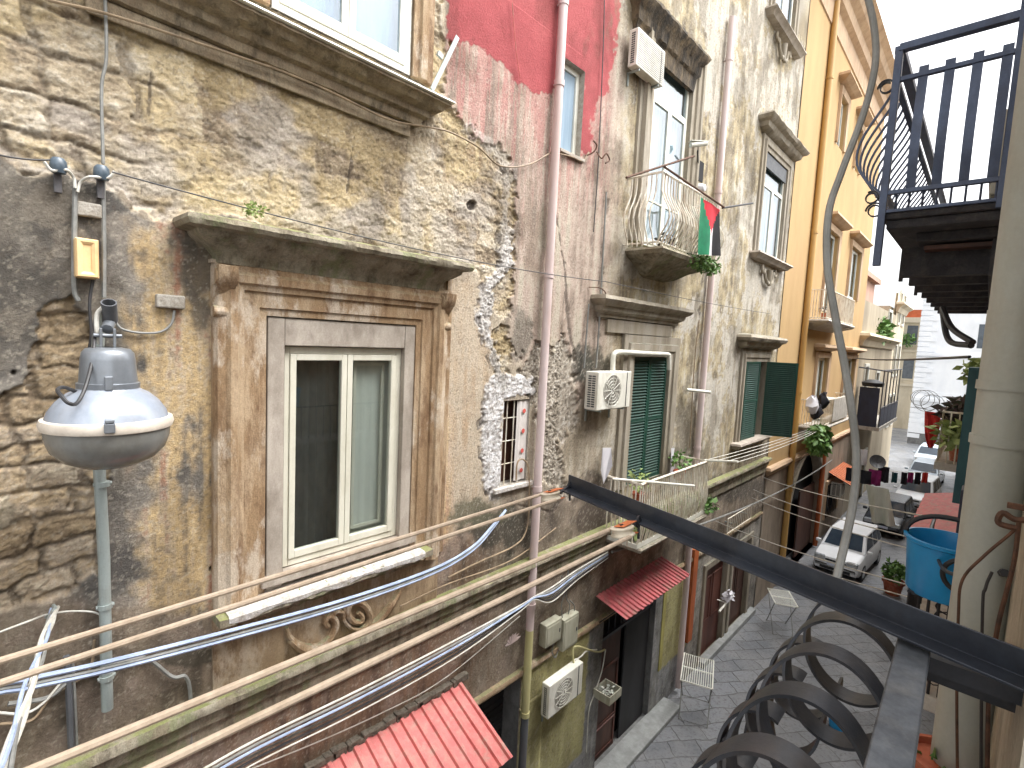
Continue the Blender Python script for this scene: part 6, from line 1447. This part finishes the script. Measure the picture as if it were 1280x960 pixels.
c0=PZ(1127,650,0); print('car3',c0); car('white car with large windscreen behind the dark grey car',(c0[0]+2.2,c0[1]-.15,.004),R(-4),'carwhite',3.9,1.72,1.6)
c0=PZ(1147,610,0); car('pale blue grey car parked behind the white van like car',(c0[0],c0[1]-.1,.004),R(-3),'carlight',4.0,1.72,1.52)
c0=PZ(1155,585,0); car('farthest car, pale blue, near the white palace',(c0[0],c0[1]-.1,.004),R(-2),'carlight',4.0,1.72,1.52)
# grey cable hanging in front
be=PZ(1046,724,zb_+.0); be=PZ(1046,722,zb_)
zd_=float((be-EYE)@np.array((ca[2],cp[2],-cn[2])))
pts=[PD(px_,py_,zd_*k_) for px_,py_,k_ in ((1079,-25,1.25),(1092,30,1.22),(1094,80,1.2),(1080,140,1.18),(1052,215,1.15),(1036,265,1.13),(1034,330,1.11),(1044,395,1.09),(1058,470,1.07),(1070,560,1.04),(1066,630,1.02),(1046,722,1.0))]
cable(pts,.0085,'cablegrey','thick grey cable hanging down in a long wave onto the angle iron','cable',n=8)

# small things of the far ground floor and a few weeds
q=W(318,268,D-.3); tag(MB().leaves((q[0],q[1],q[2]+.03),(.10,.05,.06),90,.04,91).build('weed_tuft','leafpale'),'small green weed tuft growing on top of the large window cornice','plant')
q=W(925,648,D-.2); t=thing('wall_rack',q,'white wire rack fixed on the wall below the belt, right of the lower balcony','rack'); m=MB()
for i in range(13): m.tube([(q[0]-.9+.15*i,D-.2,q[2]-.2),(q[0]-.9+.15*i,D-.2,q[2]+.2)],.01,4)
m.tube([(q[0]-.95,D-.2,q[2]+.2),(q[0]+.95,D-.2,q[2]+.2),(q[0]+.95,D-.2,q[2]-.2),(q[0]-.95,D-.2,q[2]-.2),(q[0]-.95,D-.2,q[2]+.2)],.015,5); m.build('wire_panel','whiteiron',t)
for sx in (-.6,.6): m=MB(); m.bar((q[0]+sx,D,q[2]),(q[0]+sx,D-.2,q[2]),.03,.02); m.build('bracket','galv',t)
q=W(908,752,D-.25); t=thing('towel_rail',q,'pale rail with a small white rag on the door jamb of the far ground floor','rail'); m=MB(); m.tube([(q[0]-.5,D-.25,q[2]-.1),(q[0]+.5,D-.25,q[2]+.02)],.03,6); m.bar((q[0],D,q[2]-.04),(q[0],D-.25,q[2]-.04),.03,.02); m.build('bar','pvc',t); tag(MB().leaves((q[0]+.1,D-.26,q[2]+.12),(.2,.08,.16),60,.14,92).build('rag','clothwhite'),'crumpled white rag on the pale rail by the far ground floor door','cloth')
q=W(896,742,D-.1); m=MB(); m.box(q[0]-.3,q[0]+.25,D-.05,D+.01,q[2]-.5,q[2]+.5)
EXPO=1.85
# ------------------------------------------------------------------ light
wld=bpy.data.worlds.new('World'); sc.world=wld; wld.use_nodes=True; nt=wld.node_tree; nt.nodes.clear()
sk=nt.nodes.new('ShaderNodeTexSky'); sk.sky_type='NISHITA'; sk.sun_disc=False; sk.sun_elevation=R(62); sk.sun_rotation=R(200); sk.air_density=1; sk.dust_density=6; sk.ozone_density=1
hs=nt.nodes.new('ShaderNodeHueSaturation'); hs.inputs['Saturation'].default_value=.10; bg=nt.nodes.new('ShaderNodeBackground'); bg.inputs[1].default_value=.15; ow=nt.nodes.new('ShaderNodeOutputWorld')
nt.links.new(sk.outputs[0],hs.inputs['Color']); nt.links.new(hs.outputs[0],bg.inputs[0]); nt.links.new(bg.outputs[0],ow.inputs[0])
sl=bpy.data.lights.new('sun','SUN'); sl.energy=.6; sl.angle=R(40); sl.color=(1,.98,.95); so=bpy.data.objects.new('sun',sl); COL.objects.link(so)
# from above our roof, slightly along the alley
el,az=R(62),R(200)   # direction towards the sun, measured for the lamp below
dirn=Vector((math.cos(el)*.55,-math.cos(el)*.83,math.sin(el)))
so.rotation_euler=dirn.to_track_quat('Z','Y').to_euler(); sk.sun_rotation=math.atan2(dirn.x,dirn.y)
sc.view_settings.view_transform='Standard'; sc.view_settings.look='None'; sc.view_settings.gamma=1; sc.view_settings.use_curve_mapping=False
sc.view_settings.exposure=EXPO
sc.cycles.max_bounces=8; sc.cycles.diffuse_bounces=7; sc.cycles.transparent_max_bounces=12; sc.cycles.use_denoising=True
sc.cycles.caustics_reflective=False; sc.cycles.caustics_refractive=False
